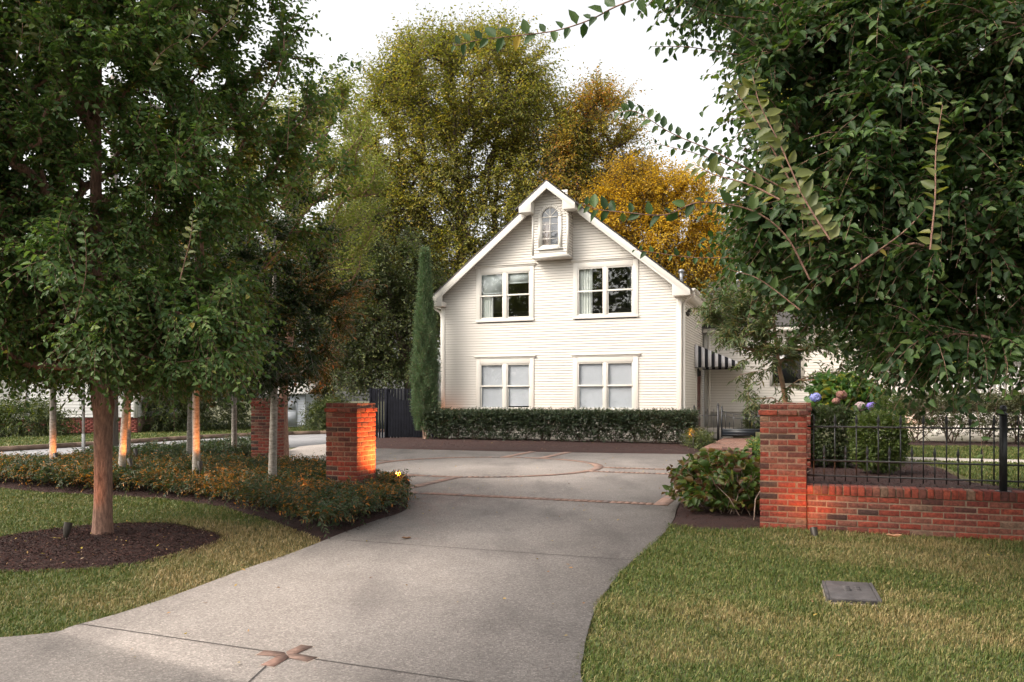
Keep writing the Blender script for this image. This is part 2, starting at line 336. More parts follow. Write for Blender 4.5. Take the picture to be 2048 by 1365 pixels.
# ------------------------------------------------------------------ noise helper
_K = RNG.normal(size=(12, 2)); _PH = RNG.uniform(0, 6.28, 12)
def fnoise(x, y, sc):                           # smooth pseudo noise, about -1..1
    s = 0
    for k in range(12): s = s + np.sin((_K[k, 0] * x + _K[k, 1] * y) * sc * (1 + .25 * k) + _PH[k]) / (1 + .12 * k)
    return s / 3.6
def inpoly(x, y, poly):
    poly = np.asarray(poly); ins = np.zeros(len(x), bool); n = len(poly)
    for i in range(n):
        x0, y0 = poly[i][:2]; x1, y1 = poly[(i + 1) % n][:2]
        c = ((y0 > y) != (y1 > y)) & (x < (x1 - x0) * (y - y0) / (y1 - y0 + 1e-12) + x0)
        ins ^= c
    return ins
def smooth_path(pts, n=8):
    p = np.asarray(pts, float); q = np.vstack([2 * p[0] - p[1], p, 2 * p[-1] - p[-2]]); out = []
    for i in range(1, len(q) - 2):
        a, b, c, d = q[i - 1:i + 3]
        for t in np.arange(n) / n:
            out.append(.5 * (2 * b + (c - a) * t + (2 * a - 5 * b + 4 * c - d) * t * t + (3 * b - a - 3 * c + d) * t ** 3))
    out.append(p[-1]); return np.array(out)

# ================================================================== GROUND
g = Geo(); g.add([[-220, -60, -.03], [220, -60, -.03], [220, 320, -.03], [-220, 320, -.03]], [0, 1, 2, 3])
struct(g.build('ground', SOIL))

left_edge = smooth_path([(-9, 3.6, 0), (-5.4, 4.35, 0)] + [gp(*p) for p in [(0, 1275), (160, 1248), (330, 1197), (490, 1138), (600, 1100), (690, 1064), (755, 1040), (800, 1026), (815, 1012), (803, 985)]])
court_left = [loc(5.6, -15.0), loc(4.6, -13.8), loc(3.2, -13.35), gp(470, 941), gp(440, 934), gp(490, 931), gp(560, 914), gp(572, 909), gp(570, 903), gp(600, 893)]
far_edge = [gp(700, 884), loc(-2.6, -1.5), loc(.1, -1.5), gp(738, 898), gp(755, 897), gp(1000, 903), gp(1405, 909), gp(1446, 909)]
right_edge = smooth_path([gp(*p) for p in [(1446, 909), (1400, 952), (1360, 1004), (1348, 1035), (1330, 1062), (1300, 1092), (1262, 1122), (1225, 1162), (1196, 1205), (1178, 1250), (1168, 1300), (1166, 1365)]] + [(.5, 3.4, 0), (1.0, 2.6, 0), (2.6, 1.6, 0), (6, .9, 0)])
outline = np.vstack([left_edge, court_left, far_edge[:-1], right_edge, [(6, -1.5, 0), (-9, -1.5, 0)]])
outline[:, 2] = 0
g = Geo(); g.prism(outline - [0, 0, .1], (0, 0, .1))
# saw cut joints, sunk look: thin dark strips just above the slab
JOINT = mat_plain('joint_shadow', (.045, .04, .038), .95, .3, 30)
def strip(g, a, b, w, z, mat):
    a, b = np.asarray(a, float).copy(), np.asarray(b, float).copy(); a[2] = b[2] = z
    d = (b - a) / np.linalg.norm(b - a); n = np.array([-d[1], d[0], 0]) * w / 2
    g.add([a - n, b - n, b + n, a + n], [0, 1, 2, 3], mat)
strip(g, gp(690, 1081), gp(1262, 1121), .009, .004, 1)
strip(g, gp(160, 1249), gp(535, 1304), .008, .004, 1)
strip(g, gp(620, 1318), gp(1166, 1398), .008, .004, 1)
strip(g, gp(533, 1332), gp(440, 1420), .008, .004, 1)
drive = struct(g.build('driveway', [CONC, JOINT]))

# brick bands in the court
def band(g, a, b, w=.21, brick=.10):            # a,b in house frame (u,v)
    a, b = np.array(a, float), np.array(b, float); L = np.linalg.norm(b - a); d = (b - a) / L; n = np.array([-d[1], d[0]])
    q = [loc(*(a - n * w / 2)), loc(*(b - n * w / 2)), loc(*(b + n * w / 2)), loc(*(a + n * w / 2))]
    for p in q: p[2] = .004
    g.add(q, [0, 1, 2, 3] if np.cross(q[1] - q[0], q[2] - q[0])[2] > 0 else [3, 2, 1, 0], 1)
    k = int(L / brick)
    for i in range(k):
        c = a + d * (L * (i + .5) / k); hw = L / k / 2 - .006; z = .010 + random.uniform(-.001, .001); hl = w / 2 - .006
        q = [loc(*(c + d * sx * hw + n * sy * hl)) for sx, sy in ((-1, -1), (1, -1), (1, 1), (-1, 1))]
        if np.cross(q[1] - q[0], q[2] - q[0])[2] < 0: q = q[::-1]
        lo = [p + [0, 0, .0045] for p in q]; g.prism(lo, (0, 0, z - .0045), 0)
CU, CV, CR = 5.8, -10.05, 2.45
g = Geo()
band(g, (5.3, -14.95), (10.35, -14.95))
band(g, (10.46, -15.05), (10.30, -4.75))
for s in (-1, 1):
    hs = .48 * s; ext = math.sqrt((CR - .05) ** 2 - .48 ** 2)
    band(g, (CU + ext + .12, CV + hs), (10.28, CV + hs)); band(g, (CU - ext - .12, CV + hs), (1.9, CV + hs))
    band(g, (CU + hs, CV + ext + .12), (CU + hs, -4.95)); band(g, (CU + hs, CV - ext - .12), (CU + hs, -14.82))
na = 150
for i in range(na):                             # ring of soldier bricks
    a0, a1 = 2 * math.pi * i / na, 2 * math.pi * (i + 1) / na
    r0, r1 = CR - .105, CR + .105
    q = [loc(CU + r * math.cos(a), CV + r * math.sin(a), .004) for r, a in ((r0, a0), (r1, a0), (r1, a1), (r0, a1))]
    g.add(q, [0, 1, 2, 3], 1)
    e = .055 * (a1 - a0); r0 += .006; r1 -= .006
    q = [loc(CU + r * math.cos(a), CV + r * math.sin(a), .0045) for r, a in ((r0, a0 + e), (r1, a0 + e), (r1, a1 - e), (r0, a1 - e))]
    g.prism(q, (0, 0, .0055 + random.uniform(-.001, .001)), 0)
struct(g.build('brick_paving_bands', [PAVER, MORTAR]))
g = Geo()
ctr = gp(574, 1311)
for k, (ex, ey) in enumerate([(524, 1307), (537, 1332), (612, 1294), (622, 1320)]):
    e = gp(ex, ey); d = e - ctr; L = np.linalg.norm(d); d /= L; n = np.array([-d[1], d[0], 0]) * .042
    a = ctr + d * .008; e = e + d * .01; q = [a - n * .1, a + d * .03 - n * .9, e - n, e + n, a + d * .03 + n * .9, a + n * .1]
    mq = [ctr, ctr, e + n * 1.25 + d * .014, e - n * 1.25 + d * .014]; mq[0] = ctr - n * .5; mq[1] = ctr + n * .5
    g.add([np.array([p[0], p[1], .0012 + .0001 * k]) for p in mq], [3, 2, 1, 0], 1)
    for p in q: p[2] = .0025
    g.prism(q, (0, 0, .0025), 0)
struct(g.build('brick_cross_inlay', [mat_island('inlay_brick', [(0, (.155, .10, .08)), (.6, (.18, .105, .082)), (1, (.27, .11, .07))], .8, 25, .35, .2), mat_plain('pale_bedding', (.30, .25, .215), .9, .15, 20)]))

# street and far kerb
near = [(-30, -2), (-14.5, 7.0), (-10.2, 15.7), (-6.5, 24), (-1.0, 36), (14, 70)]
far = [(24, 88), (-2.2, 40), (-6.0, 33.9), (-10.4, 30.0), (-13.97, 21.8), (-22, 8), (-45, -20)]
g = Geo(); P = np.array([(x, y, -.012) for x, y in near + far]); g.prism(P - [0, 0, .05], (0, 0, .05)); struct(g.build('street', ASPHALT))
g = Geo(); fp = smooth_path([(x, y, 0) for x, y in far], 5); 
for a, b in zip(fp[:-1], fp[1:]):
    d = (b - a) / np.linalg.norm(b - a); n = np.array([-d[1], d[0], 0]) * -.18
    g.prism([a + [0, 0, -.03], b + [0, 0, -.03], b + n + [0, 0, -.03], a + n + [0, 0, -.03]], (0, 0, .15))
struct(g.build('kerb', mat_plain('worn_kerb', (.17, .115, .085), .95, .4, 3, bump=.5)))

# mulch beds (mounded sheet + loose chips)
def mulch(poly, name, chips, z0=-.02, hgt=.05, chip=(.03, .008), nx=40):
    poly = np.asarray(poly)[:, :2]; x0, y0 = poly.min(0); x1, y1 = poly.max(0); g = Geo()
    nxx = max(6, int((x1 - x0) / .12)); nyy = max(6, int((y1 - y0) / .12))
    nxx, nyy = min(nxx, 110), min(nyy, 110)
    X, Y = np.meshgrid(np.linspace(x0, x1, nxx), np.linspace(y0, y1, nyy))
    def edge(px, py):
        d = np.full(px.shape, 9.0)
        for i in range(len(poly)):
            a, b = poly[i], poly[(i + 1) % len(poly)]; ab = b - a; t = np.clip(((px - a[0]) * ab[0] + (py - a[1]) * ab[1]) / (ab @ ab + 1e-9), 0, 1)
            d = np.minimum(d, np.hypot(px - a[0] - ab[0] * t, py - a[1] - ab[1] * t))
        return d
    def hz(px, py):
        ins = inpoly(px.ravel(), py.ravel(), poly).reshape(px.shape); d = edge(px, py)
        k = np.clip(np.where(ins, d, -d) / .35, -.3, 1)
        return z0 + hgt * k * (2 - k) * .8 + .012 * fnoise(px, py, 5) * np.clip(k, 0, 1)
    Z = hz(X, Y); idx = np.arange(nxx * nyy).reshape(nyy, nxx)
    q = np.stack([idx[:-1, :-1], idx[:-1, 1:], idx[1:, 1:], idx[1:, :-1]], -1).reshape(-1, 4)
    cx, cy = X.ravel()[q].mean(1), Y.ravel()[q].mean(1)
    q = q[inpoly(cx, cy, poly) | (edge(cx, cy) < .06)]
    g.add(np.stack([X, Y, Z], -1).reshape(-1, 3), q, 0)
    n = chips; px = RNG.uniform(x0 - .05, x1 + .05, n * 3); py = RNG.uniform(y0 - .05, y1 + .05, n * 3)
    k = np.where(inpoly(px, py, poly) | (edge(px, py) < RNG.exponential(.05, len(px))))[0][:n]; px, py = px[k], py[k]; n = len(px)
    if n:
        a = RNG.uniform(0, 6.28, n); d = np.stack([np.cos(a), np.sin(a), RNG.normal(0, .35, n)], 1)
        up = np.stack([RNG.normal(0, .4, n), RNG.normal(0, .4, n), np.ones(n)], 1)
        g.leaves(np.stack([px, py, np.maximum(hz(px, py), z0) + RNG.uniform(.004, .02, n)], 1), d, up, RNG.uniform(.4, 1.5, n) * chip[0], RNG.uniform(.6, 1.6, n) * chip[1], .1, .1, 1)
    return struct(g.build(name, [MULCH, CHIP])), hz
ang = np.linspace(0, 2 * math.pi, 48, endpoint=False)
TREE0 = np.array([-4.33, 8.46, -.02])
ring = np.stack([-4.25 + 1.22 * np.cos(ang) + .05 * np.sin(5 * ang), 8.02 + 1.30 * np.sin(ang) + .05 * np.cos(4 * ang)], 1)
mulch(ring, 'mulch_ring', 16000)
front_bed = smooth_path([gp(*p) for p in [(-160, 950), (-60, 968), (80, 981), (200, 987), (330, 995), (450, 1012), (560, 1044), (630, 1075), (672, 1076), (755, 1043), (812, 1016), (803, 985)]], 4)
front_bed = np.vstack([front_bed, [loc(5.5, -15.0), loc(4.6, -13.9), loc(3.2, -13.5), gp(470, 943), (-6.4, 15.3, 0), (-8.5, 16.4, 0), (-10.0, 15.5, 0), (-12.4, 11, 0)]])
mulch(front_bed, 'mulch_bed', 16000)
back_bed = np.array([gp(574, 911), gp(540, 917), gp(480, 931), (-6.3, 15.4, 0), (-8.5, 16.5, 0), (-9.6, 17.2, 0), (-8.3, 19.6, 0), (-6.6, 22.3, 0), gp(570, 903)])
mulch(back_bed, 'mulch_bed', 2500)
house_bed = np.array([gp(738, 898), gp(755, 897.5), gp(1000, 903.5), gp(1405, 909.5), loc(9.4, -4.2), loc(9.6, -.2), loc(-.8, .3), loc(-2.6, -1.3)])
mulch(house_bed, 'mulch_bed', 9000, hgt=.08)
hyd_bed = np.array([gp(1337, 1052), gp(1362, 1006), gp(1402, 954), gp(1448, 909), loc(11.9, -4.9), loc(11.95, -13.5), loc(11.84, -16.3), gp(1440, 1056)])
mulch(hyd_bed, 'mulch_bed', 5000)

# raised garden behind the brick wall
TZ = .40
g = Geo(); q = [loc(11.98, -16.15), loc(40, -16.15), loc(40, 1.5), loc(9.8, 3), loc(11.98, -4)]
g.prism([p + [0, 0, -.03] for p in q], (0, 0, TZ + .03)); struct(g.build('garden_terrace', SOIL))
garden_bed = np.array([loc(12.05, -16.1), loc(14.6, -16.12), loc(17, -16.12), loc(17, -15.9), loc(14.9, -15.5), loc(14.2, -14.4), loc(14.2, -12.4), loc(13.2, -9.0), loc(12.05, -8.6)])
mulch(garden_bed, 'garden_mulch', 6000, z0=TZ + .002, hgt=.035)
porch_bed = np.array([loc(13.4, -6.6), loc(30, -6.6), loc(30, -4.2), loc(13.0, -4.2)])
mulch(porch_bed, 'garden_mulch', 2500, z0=TZ + .002, hgt=.04)
g = Geo(); q = [loc(13.6, -11.0, TZ + .004), loc(30, -11.0, TZ + .004), loc(30, -10.2, TZ + .004), loc(13.6, -10.2, TZ + .004)]
g.prism([p - [0, 0, .02] for p in q], (0, 0, .03)); struct(g.build('garden_path', CONC_LT))

# ------------------------------------------------------------------ grass
def grass(name, label, polys, dens, hgt, wid, z, holes=(), dry=None, edges=()):
    g = Geo(); att = []
    for poly in polys:
        poly = np.asarray(poly)[:, :2]; x0, y0 = poly.min(0); x1, y1 = poly.max(0)
        n = int((x1 - x0) * (y1 - y0) * dens(0, 5.0)); n = min(n, 1500000)
        x = RNG.uniform(x0, x1, n); y = RNG.uniform(y0, y1, n)
        k = RNG.uniform(0, dens(0, 5.0), n) < dens(x, y)
        x, y = x[k], y[k]; k = inpoly(x, y, poly)
        for hpoly in holes: k &= ~inpoly(x, y, hpoly)
        x, y = x[k], y[k]
        for ep in edges:                          # ragged fringe along the paved edge
            ep = np.asarray(ep)[:, :2]; sl = np.hypot(*np.diff(ep, axis=0).T); cl = np.concatenate([[0], np.cumsum(sl)]); m = int(cl[-1] * 420)
            q = RNG.uniform(0, cl[-1], m); ex_, ey_ = np.interp(q, cl, ep[:, 0]), np.interp(q, cl, ep[:, 1])
            rag = np.clip(fnoise(ex_, ey_, 6), -.2, 1) * .03
            x = np.concatenate([x, ex_ + RNG.normal(0, .012, m) + rag * RNG.uniform(-1, 1, m)]); y = np.concatenate([y, ey_ + RNG.normal(0, .012, m) + rag * RNG.uniform(-1, 1, m)])
        n = len(x)
        dr = np.clip(dry(x, y), 0, 1) if dry else np.zeros(n)
        thin = RNG.uniform(0, 1, n) > .35 * dr; x, y, dr = x[thin], y[thin], dr[thin]; n = len(x)
        hh = hgt * RNG.uniform(.45, 1.25, n) * np.clip(1 + .35 * fnoise(x, y, 3.0), .4, 2) * (1 + .9 * np.clip(fnoise(x + 9, y, 8.0) - .75, 0, 1)); ww = wid(y) * RNG.uniform(.7, 1.3, n)
        a = RNG.uniform(0, 6.28, n); lean = RNG.uniform(.15, 1.15, n)
        d = np.stack([np.cos(a), np.sin(a), np.zeros(n)], 1); sd = np.stack([-np.sin(a + .5), np.cos(a + .5), np.zeros(n)], 1)
        b = np.stack([x, y, np.full(n, z)], 1); up = np.array([0, 0, 1.0])
        m = b + d * (hh * lean * .3)[:, None] + up * (hh * .6)[:, None]
        t = b + d * (hh * lean)[:, None] + up * (hh * (1.05 - .4 * lean))[:, None]
        v = np.stack([b - sd * ww[:, None] / 2, b + sd * ww[:, None] / 2, m + sd * ww[:, None] * .4, m - sd * ww[:, None] * .4, t], 1).reshape(-1, 3)
        i = np.arange(n)[:, None] * 5
        base = g.n
        g.add(v, i + np.array([[0, 1, 2, 3]]), 0)
        g.f.append((base + i + np.array([[3, 2, 4]]), 0))
        ind = np.clip(dr + RNG.normal(0, .28, n), 0, 1)
        att.append(np.repeat(ind, 5))
    o = g.build(name, GRASS, attr=np.concatenate(att)); tag(o, label, 'grass', kind='stuff'); return o
le = left_edge
lawn_left = np.vstack([[(-9, 3.6, 0)], le[(le[:, 1] < gp(0, 1085)[1])] , [gp(*p) for p in [(640, 1076), (560, 1045), (450, 1013), (330, 996), (200, 988), (80, 982), (-60, 969), (-160, 951)]], [(-14, 9, 0), (-13, 4, 0)]])
re_ = right_edge[right_edge[:, 1] < gp(0, 1048)[1]]
lawn_right = np.vstack([re_ + [.015, 0, 0], [(9.5, .9, 0), loc(22, -16.35), loc(12.3, -16.37), loc(11.85, -16.37), gp(1500, 1057), gp(1440, 1057), gp(1380, 1053)]])
COVER = [np.array(gp(*p)) for p in [(1643.5, 1163), (1744, 1168), (1757, 1206), (1654, 1198)]]
cc = sum(COVER) / 4
cover_hole = np.array([cc + (p - cc) * 1.06 for p in COVER])
def bump(x, y, cx, cy, r): return np.exp(-((x - cx) ** 2 + (y - cy) ** 2) / r ** 2)
def dry_left(x, y):
    d = -.06 + .45 * fnoise(x, y, 1.1) + .22 * fnoise(x, y, 5)
    for px, py, r, a in [(560, 1080, .8, .8), (470, 1090, .8, .8), (420, 1050, .8, .5), (320, 1180, .5, .55), (60, 1010, 1.0, .35), (350, 1150, .45, .5), (480, 1125, .6, .55), (560, 1060, .5, .4)]:
        c = gp(px, py); d = d + a * bump(x, y, c[0], c[1], r)
    return d
def dry_right(x, y):
    d = -.10 + .42 * fnoise(x + 3, y, 1.2) + .24 * fnoise(x, y, 5)
    for px, py, r, a in [(1600, 1110, .9, .42), (1850, 1110, 1.1, .55), (2000, 1150, .8, .5), (1900, 1240, .6, .3), (1350, 1300, .35, .45), (1660, 1340, .4, .35), (1790, 1185, .3, .5)]:
        c = gp(px, py); d = d + a * bump(x, y, c[0], c[1], r)
    return d
dens_near = lambda x, y: 9500 * np.clip(5.2 / np.maximum(y, 3.0), .1, 1) ** 1.5 + 0 * x
grass('lawn_grass', 'patchy green and straw lawn grass left of the driveway', [lawn_left], dens_near, .043, lambda y: .0032 + .0005 * y, -.03, holes=[ring], dry=dry_left, edges=[le[(le[:, 1] < gp(0, 1085)[1])], np.vstack([ring, ring[:1]])])
grass('lawn_grass', 'patchy green and tan lawn grass between driveway and brick wall', [lawn_right], dens_near, .043, lambda y: .003 + .0004 * y, -.03, holes=[cover_hole], dry=dry_right, edges=[re_])
garden_lawn1 = [loc(14.7, -15.6), loc(17, -16.0), loc(24, -16.1), loc(26, -11.05), loc(13.9, -11.05), loc(14.3, -12.4), loc(14.3, -14.3)]
garden_lawn2 = [loc(13.4, -10.15), loc(26, -10.15), loc(26, -6.65), loc(13.4, -6.65)]
grass('garden_grass', 'neat green garden grass behind the iron fence', [garden_lawn1, garden_lawn2], lambda x, y: 1800 + 0 * x + 0 * y, .06, lambda y: .011 + 0 * y, TZ, dry=lambda x, y: -.1 + .1 * fnoise(x, y, 1))
vg = smooth_path([(x, y, 0) for x, y in far[1:6]], 5)
nrm = np.array([-.80, .60, 0])
verge = np.vstack([vg + nrm * .3, (vg + nrm * 6.5)[::-1]])
grass('verge_grass', 'green grass verge on the far side of the street', [verge], lambda x, y: 420 + 0 * x + 0 * y, .09, lambda y: .03 + 0 * y, .0, dry=lambda x, y: -.1 + .25 * fnoise(x, y, .6))

# ================================================================== BRICKWORK
def brick(g, M, x0, x1, y0, y1, z0, z1):
    j = lambda: random.uniform(-.0036, .0036)
    g.box(x0 + j(), x1 + j(), y0 + j(), y1 + j(), z0 + j() * .6, z1 + j() * .6, 0, M)
def pillar(label, u, v, rows=21, z=-.03, group='brick gate pillars'):
    W, D, hc = .50, .097, .0677
    t = thing('brick_pillar', label, 'pillar', loc(u, v, z), -TH, group)
    g = Geo()
    top = Geo()
    for r in range(rows):
        e = .018 if r == rows - 2 else 0
        z0, z1 = r * hc + .006, (r + 1) * hc - .006
        gg = top if r >= rows - 2 else g
        for k in range(4):
            c = W / 2 + e; ang = k * math.pi / 2
            M = Matrix.Translation((W / 2, W / 2, 0)) @ Matrix.Rotation(ang, 4, 'Z')
            L = 2 * c - D - .01
            xs = [-c, -c + L * .5, -c + L] if (r % 2) else [-c + D + .01, -c + D + .01 + L * .5, c]
            for a, b in zip(xs[:-1], xs[1:]): brick(gg, M, a + .0, b - .01 if b < c - .001 else b, -c, -c + D, z0, z1)
    g.box(.004, W - .004, .004, W - .004, 0, (rows - 2) * hc, 1)
    top.box(.003, W - .003, .003, W - .003, (rows - 2) * hc, rows * hc - .004, 1)
    g.build('shaft', [BRICK, MORTAR], t, bevel=.004); top.build('cap_courses', [BRICK, MORTAR], t, bevel=.004)
    return t
pillar('red brick pillar at the right end of the driveway where the low wall begins', 11.83, -16.35)
pillar('red brick pillar glowing orange among groundcover, left of the driveway', 6.03, -16.35)
pillar('brick pillar mostly hidden behind the pillar at the end of the low wall', 11.87, -13.3)
pillar('distant brick pillar near the street, partly behind a pale slender trunk', .80, -11.4, 22)
# low wall
def wall(label, u0, v0, L, rz, rows=6, thick=.22):
    t = thing('brick_wall', label, 'wall', loc(u0, v0, -.03), rz)
    g = Geo(); hc = .0677; bl = .2
    I = Matrix.Identity(4)
    for r in range(rows):
        off = -(r % 2) * (bl + .01) / 2; x = off
        while x < L:
            a, b = max(x, 0), min(x + bl, L)
            if b - a > .03:
                brick(g, I, a, b, 0, .095, r * hc + .006, (r + 1) * hc - .006); brick(g, I, a, b, thick - .095, thick, r * hc + .006, (r + 1) * hc - .006)
            x += bl + .01
    g.box(.0, L, .004, thick - .004, 0, rows * hc, 1); g.build('wall_courses', [BRICK, MORTAR], t, bevel=.004)
    c = Geo(); x = 0; z0 = rows * hc
    while x < L - .05:
        brick(c, I, x, x + .066, -.014, thick + .014, z0 + .006, z0 + .104); x += .0755
    c.box(0, L, .0, thick, z0 + .001, z0 + .094, 1); c.build('coping', [BRICK, MORTAR], t, bevel=.005)
    return t
wall('long low red brick garden wall with upright brick coping under the iron fence', 12.335, -16.33, 8.0, -TH, 6)
wall('short low brick wall running back between the two right hand pillars', 12.30, -15.84, 2.5, -TH + math.pi / 2, 6)

# iron fence on the wall
fen = thing('iron_fence', 'black iron picket fence standing on the low brick wall', 'fence', loc(12.335, -16.23, .47), -TH)
for z in (.115, .285, .665):
    Geo().box(.0, 7.8, -.010, .010, z - .009, z + .009).build('rail', IRON, fen)
def picket(h, spear):
    g = Geo(); g.box(-.0065, .0065, -.0065, .0065, .06, h)
    g.lathe([(.006, h - .06), (.014, h - .05), (.014, h - .04), (.007, h - .035), (.013, h - .005), (.017, h + .015), (.010, h + .05), (.001, h + .09)], sides=8)
    return g
p1 = picket(.72, 1).build('picket', IRON, fen); p2 = picket(.37, 1).build('picket', IRON, fen)
p1.location.x = .07; p2.location.x = .18
posts_u = [1.93, 4.2, 6.5]
k = 1
while .07 + k * .222 < 7.7:
    for src, o in ((p1, .07), (p2, .18)):
        x = o + k * .222
        if min(abs(x - pu) for pu in posts_u) < .05: continue
        c = src.copy(); C.objects.link(c); c.parent = fen; c.location.x = x
    k += 1
for pu in posts_u:
    g = Geo(); g.box(pu - .032, pu + .032, -.032, .032, 0, .80); g.box(pu - .07, pu + .07, -.06, .06, -.006, .012)
    g.lathe([(.032, .80), (.044, .81), (.044, .825), (.02, .835), (.034, .86), (.036, .88), (.026, .905), (.0, .915)], (pu, 0, 0), 12)
    g.build('post', IRON, fen)

# utility cover in the lawn
t = thing('utility_cover', 'rusty black metal utility cover set in the right lawn', 'utility cover', cc + [0, 0, -.028])
ex = COVER[1] - COVER[0]; ey = COVER[0] - COVER[3]
def cpt(a, b, z): p = COVER[3] + ex * a + ey * b - cc; return np.array([p[0], p[1], z])
def crect(g, a0, a1, b0, b1, z0, z1): g.prism([cpt(a0, b0, z0), cpt(a1, b0, z0), cpt(a1, b1, z0), cpt(a0, b1, z0)], (0, 0, z1 - z0))
g = Geo(); crect(g, -.02, 1.03, -.06, 1.01, -.06, .004); g.build('concrete_collar', mat_plain('soiled_concrete', (.24, .20, .165), .9, .25, 20, bump=.3), t, bevel=.004)
g = Geo(); crect(g, .0, .055, 0, 1, .0, .036); crect(g, .935, 1, 0, 1, .0, .036); crect(g, .07, .92, .0, .985, .0, .038)
crect(g, .055, .935, .0, .99, .0, .030); g.build('lid', CASTIRON, t, bevel=.002)
g = Geo()
for b in (.42, .48, .54, .60, .66): crect(g, .36, .52 - .02 * (b > .5), b, b + .025, .038, .043)
for b in (.44, .52, .62): crect(g, .58, .70, b, b + .03, .038, .043)
g.build('raised_marks', CASTIRON, t)

# ================================================================== HOUSE
def lap(g, a0, b0, a1, b1, za, zb, o, mp, gap=.011):     # one lapped board, its shadow line painted into the groove under it
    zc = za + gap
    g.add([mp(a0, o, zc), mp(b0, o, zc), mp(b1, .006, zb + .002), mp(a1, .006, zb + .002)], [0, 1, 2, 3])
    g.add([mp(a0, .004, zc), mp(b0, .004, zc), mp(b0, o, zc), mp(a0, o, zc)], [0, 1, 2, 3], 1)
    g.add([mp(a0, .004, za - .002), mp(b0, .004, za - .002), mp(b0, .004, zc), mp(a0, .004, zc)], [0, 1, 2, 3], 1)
def make_house():
    t = thing('white_house', 'white clapboard gabled house with four double windows beyond the court', 'house', loc(0, 0), -TH)
    W, D, SL, AZ = 8.44, 9.0, .812, 8.62
    zo = lambda u: AZ - SL * abs(u - 4.22)
    openings = [(1.34, 3.48, 4.11, 6.0), (4.88, 7.08, 4.11, 6.0), (1.34, 3.48, .98, 2.84), (4.88, 7.08, .98, 2.84)]
    def siding(g, z0, z1, e, spans, mp):        # overlapping boards; spans(za, zb) -> [(a0,b0,a1,b1)]
        n = int(round((z1 - z0) / e)); e = (z1 - z0) / n
        for i in range(n):
            za, zb = z0 + i * e, z0 + (i + 1) * e
            for a0, b0, a1, b1 in spans(za, zb):
                o = .026 + random.uniform(-.0015, .0015)
                lap(g, a0, b0, a1, b1, za, zb, o, mp)
    def front(za, zb):
        def lim(z):
            if z <= 4.72: return .02, W - .02
            h = (AZ - .10 - z) / SL; return max(.02, 4.22 - h), min(W - .02, 4.22 + h)
        (a0, b0), (a1, b1) = lim(za), lim(zb); cuts = []
        for ua, ub, w0, w1 in openings:
            if za < w1 - .02 and zb > w0 + .02: cuts.append((ua + .05, ub - .05))
        if zb > 6.25 and za < 8.0: cuts.append((3.62, 4.82))
        cuts.sort(); out = []; s0, s1 = a0, a1
        for ca, cb in cuts:
            if ca > s0: out.append((s0, ca, s1, ca))
            s0 = s1 = cb
        if b0 > s0 + .01: out.append((s0, b0, s1, max(b1, s1 + .001)))
        return out
    g = Geo(); siding(g, .06, 8.42, .0885, front, lambda a, o, z: (a, -o, z))
    doorcut = (3.5, 4.95)
    def side(za, zb):
        return [(0, 3.55, 0, 3.55), (4.9, D, 4.9, D)] if za < 2.62 else [(0, D, 0, D)]
    siding(g, .06, 4.74, .0885, side, lambda a, o, z: (W + o, a, z))
    siding(g, .06, 4.74, .0885, lambda a, b: [(0, D, 0, D)], lambda a, o, z: (-o, D - a, z))
    # hidden back wall and inner floors keep the rooms dark
    g.add([(0, D, 0), (W, D, 0), (W, D, 4.8), (4.22, D, 8.4), (0, D, 4.8)], [[4, 3, 2, 1, 0]], 0)
    g.build('wall', [WHITE, GROOVE_SHADE], t)
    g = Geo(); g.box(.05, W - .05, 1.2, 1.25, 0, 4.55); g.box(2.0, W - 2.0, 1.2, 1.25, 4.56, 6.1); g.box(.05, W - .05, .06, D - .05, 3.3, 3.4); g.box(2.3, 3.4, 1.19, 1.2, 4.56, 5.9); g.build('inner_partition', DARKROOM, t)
    g = Geo(); g.box(0, W, -.012, D, -.05, .06); g.build('foundation', mat_plain('foundation_paint', (.55, .52, .48), .9, .15, 3), t)
    # corner boards
    g = Geo(); g.box(-.03, .12, -.035, .12, .04, 4.71); g.build('corner_trim', TRIM, t, bevel=.004); g = Geo(); g.box(W - .12, W + .03, -.035, .12, .04, 4.71); g.build('corner_trim', TRIM, t, bevel=.004)
    # roof slabs with shingle courses
    g = Geo()
    for s in (-1, 1):
        def rp(w, v, h): return (4.22 + s * w, v, AZ - SL * w + h)
        n = 34; wmax = 4.62
        for i in range(n):
            w0, w1 = wmax * i / n, wmax * (i + 1) / n
            for v0, v1 in (((-.46, D + .3),) if w0 > 1.0 else ((-.93, D + .3),)):
                q = [rp(w0, v0, .005), rp(w1 + .01, v0, .028), rp(w1 + .01, v1, .028), rp(w0, v1, .005)]
                q2 = [rp(w0, v0, -.035), rp(w1 + .01, v0, -.035), rp(w1 + .01, v1, -.035), rp(w0, v1, -.035)]
                g.add(q + q2, [[0, 1, 2, 3] if s > 0 else [3, 2, 1, 0], [1, 5, 6, 2] if s > 0 else [2, 6, 5, 1], [0, 4, 5, 1] if s > 0 else [1, 5, 4, 0]])
    rf = g.build('roof', SHINGLE, t)
    # soffit boards under the slabs
    g = Geo()
    for s in (-1, 1):
        q = [(4.22, -.40, AZ - .045), (4.22 + s * 4.55, -.40, AZ - .045 - SL * 4.55), (4.22 + s * 4.55, -.40, AZ - .10 - SL * 4.55), (4.22, -.40, AZ - .10)]
        g.prism(q if s > 0 else q[::-1], (0, D + .6, 0))
        q = [(4.22, -.85, AZ - .046), (4.22 + s * .96, -.85, AZ - .046 - SL * .96), (4.22 + s * .96, -.85, AZ - .14 - SL * .96), (4.22, -.85, AZ - .14)]
        g.prism(q if s > 0 else q[::-1], (0, .5, 0))
        a, b = (W + .0, W + .34) if s > 0 else (-.34, 0)
        g.box(a, b, -.36, D + .2, 4.705, 4.86)
    g.build('soffit', TRIM, t)
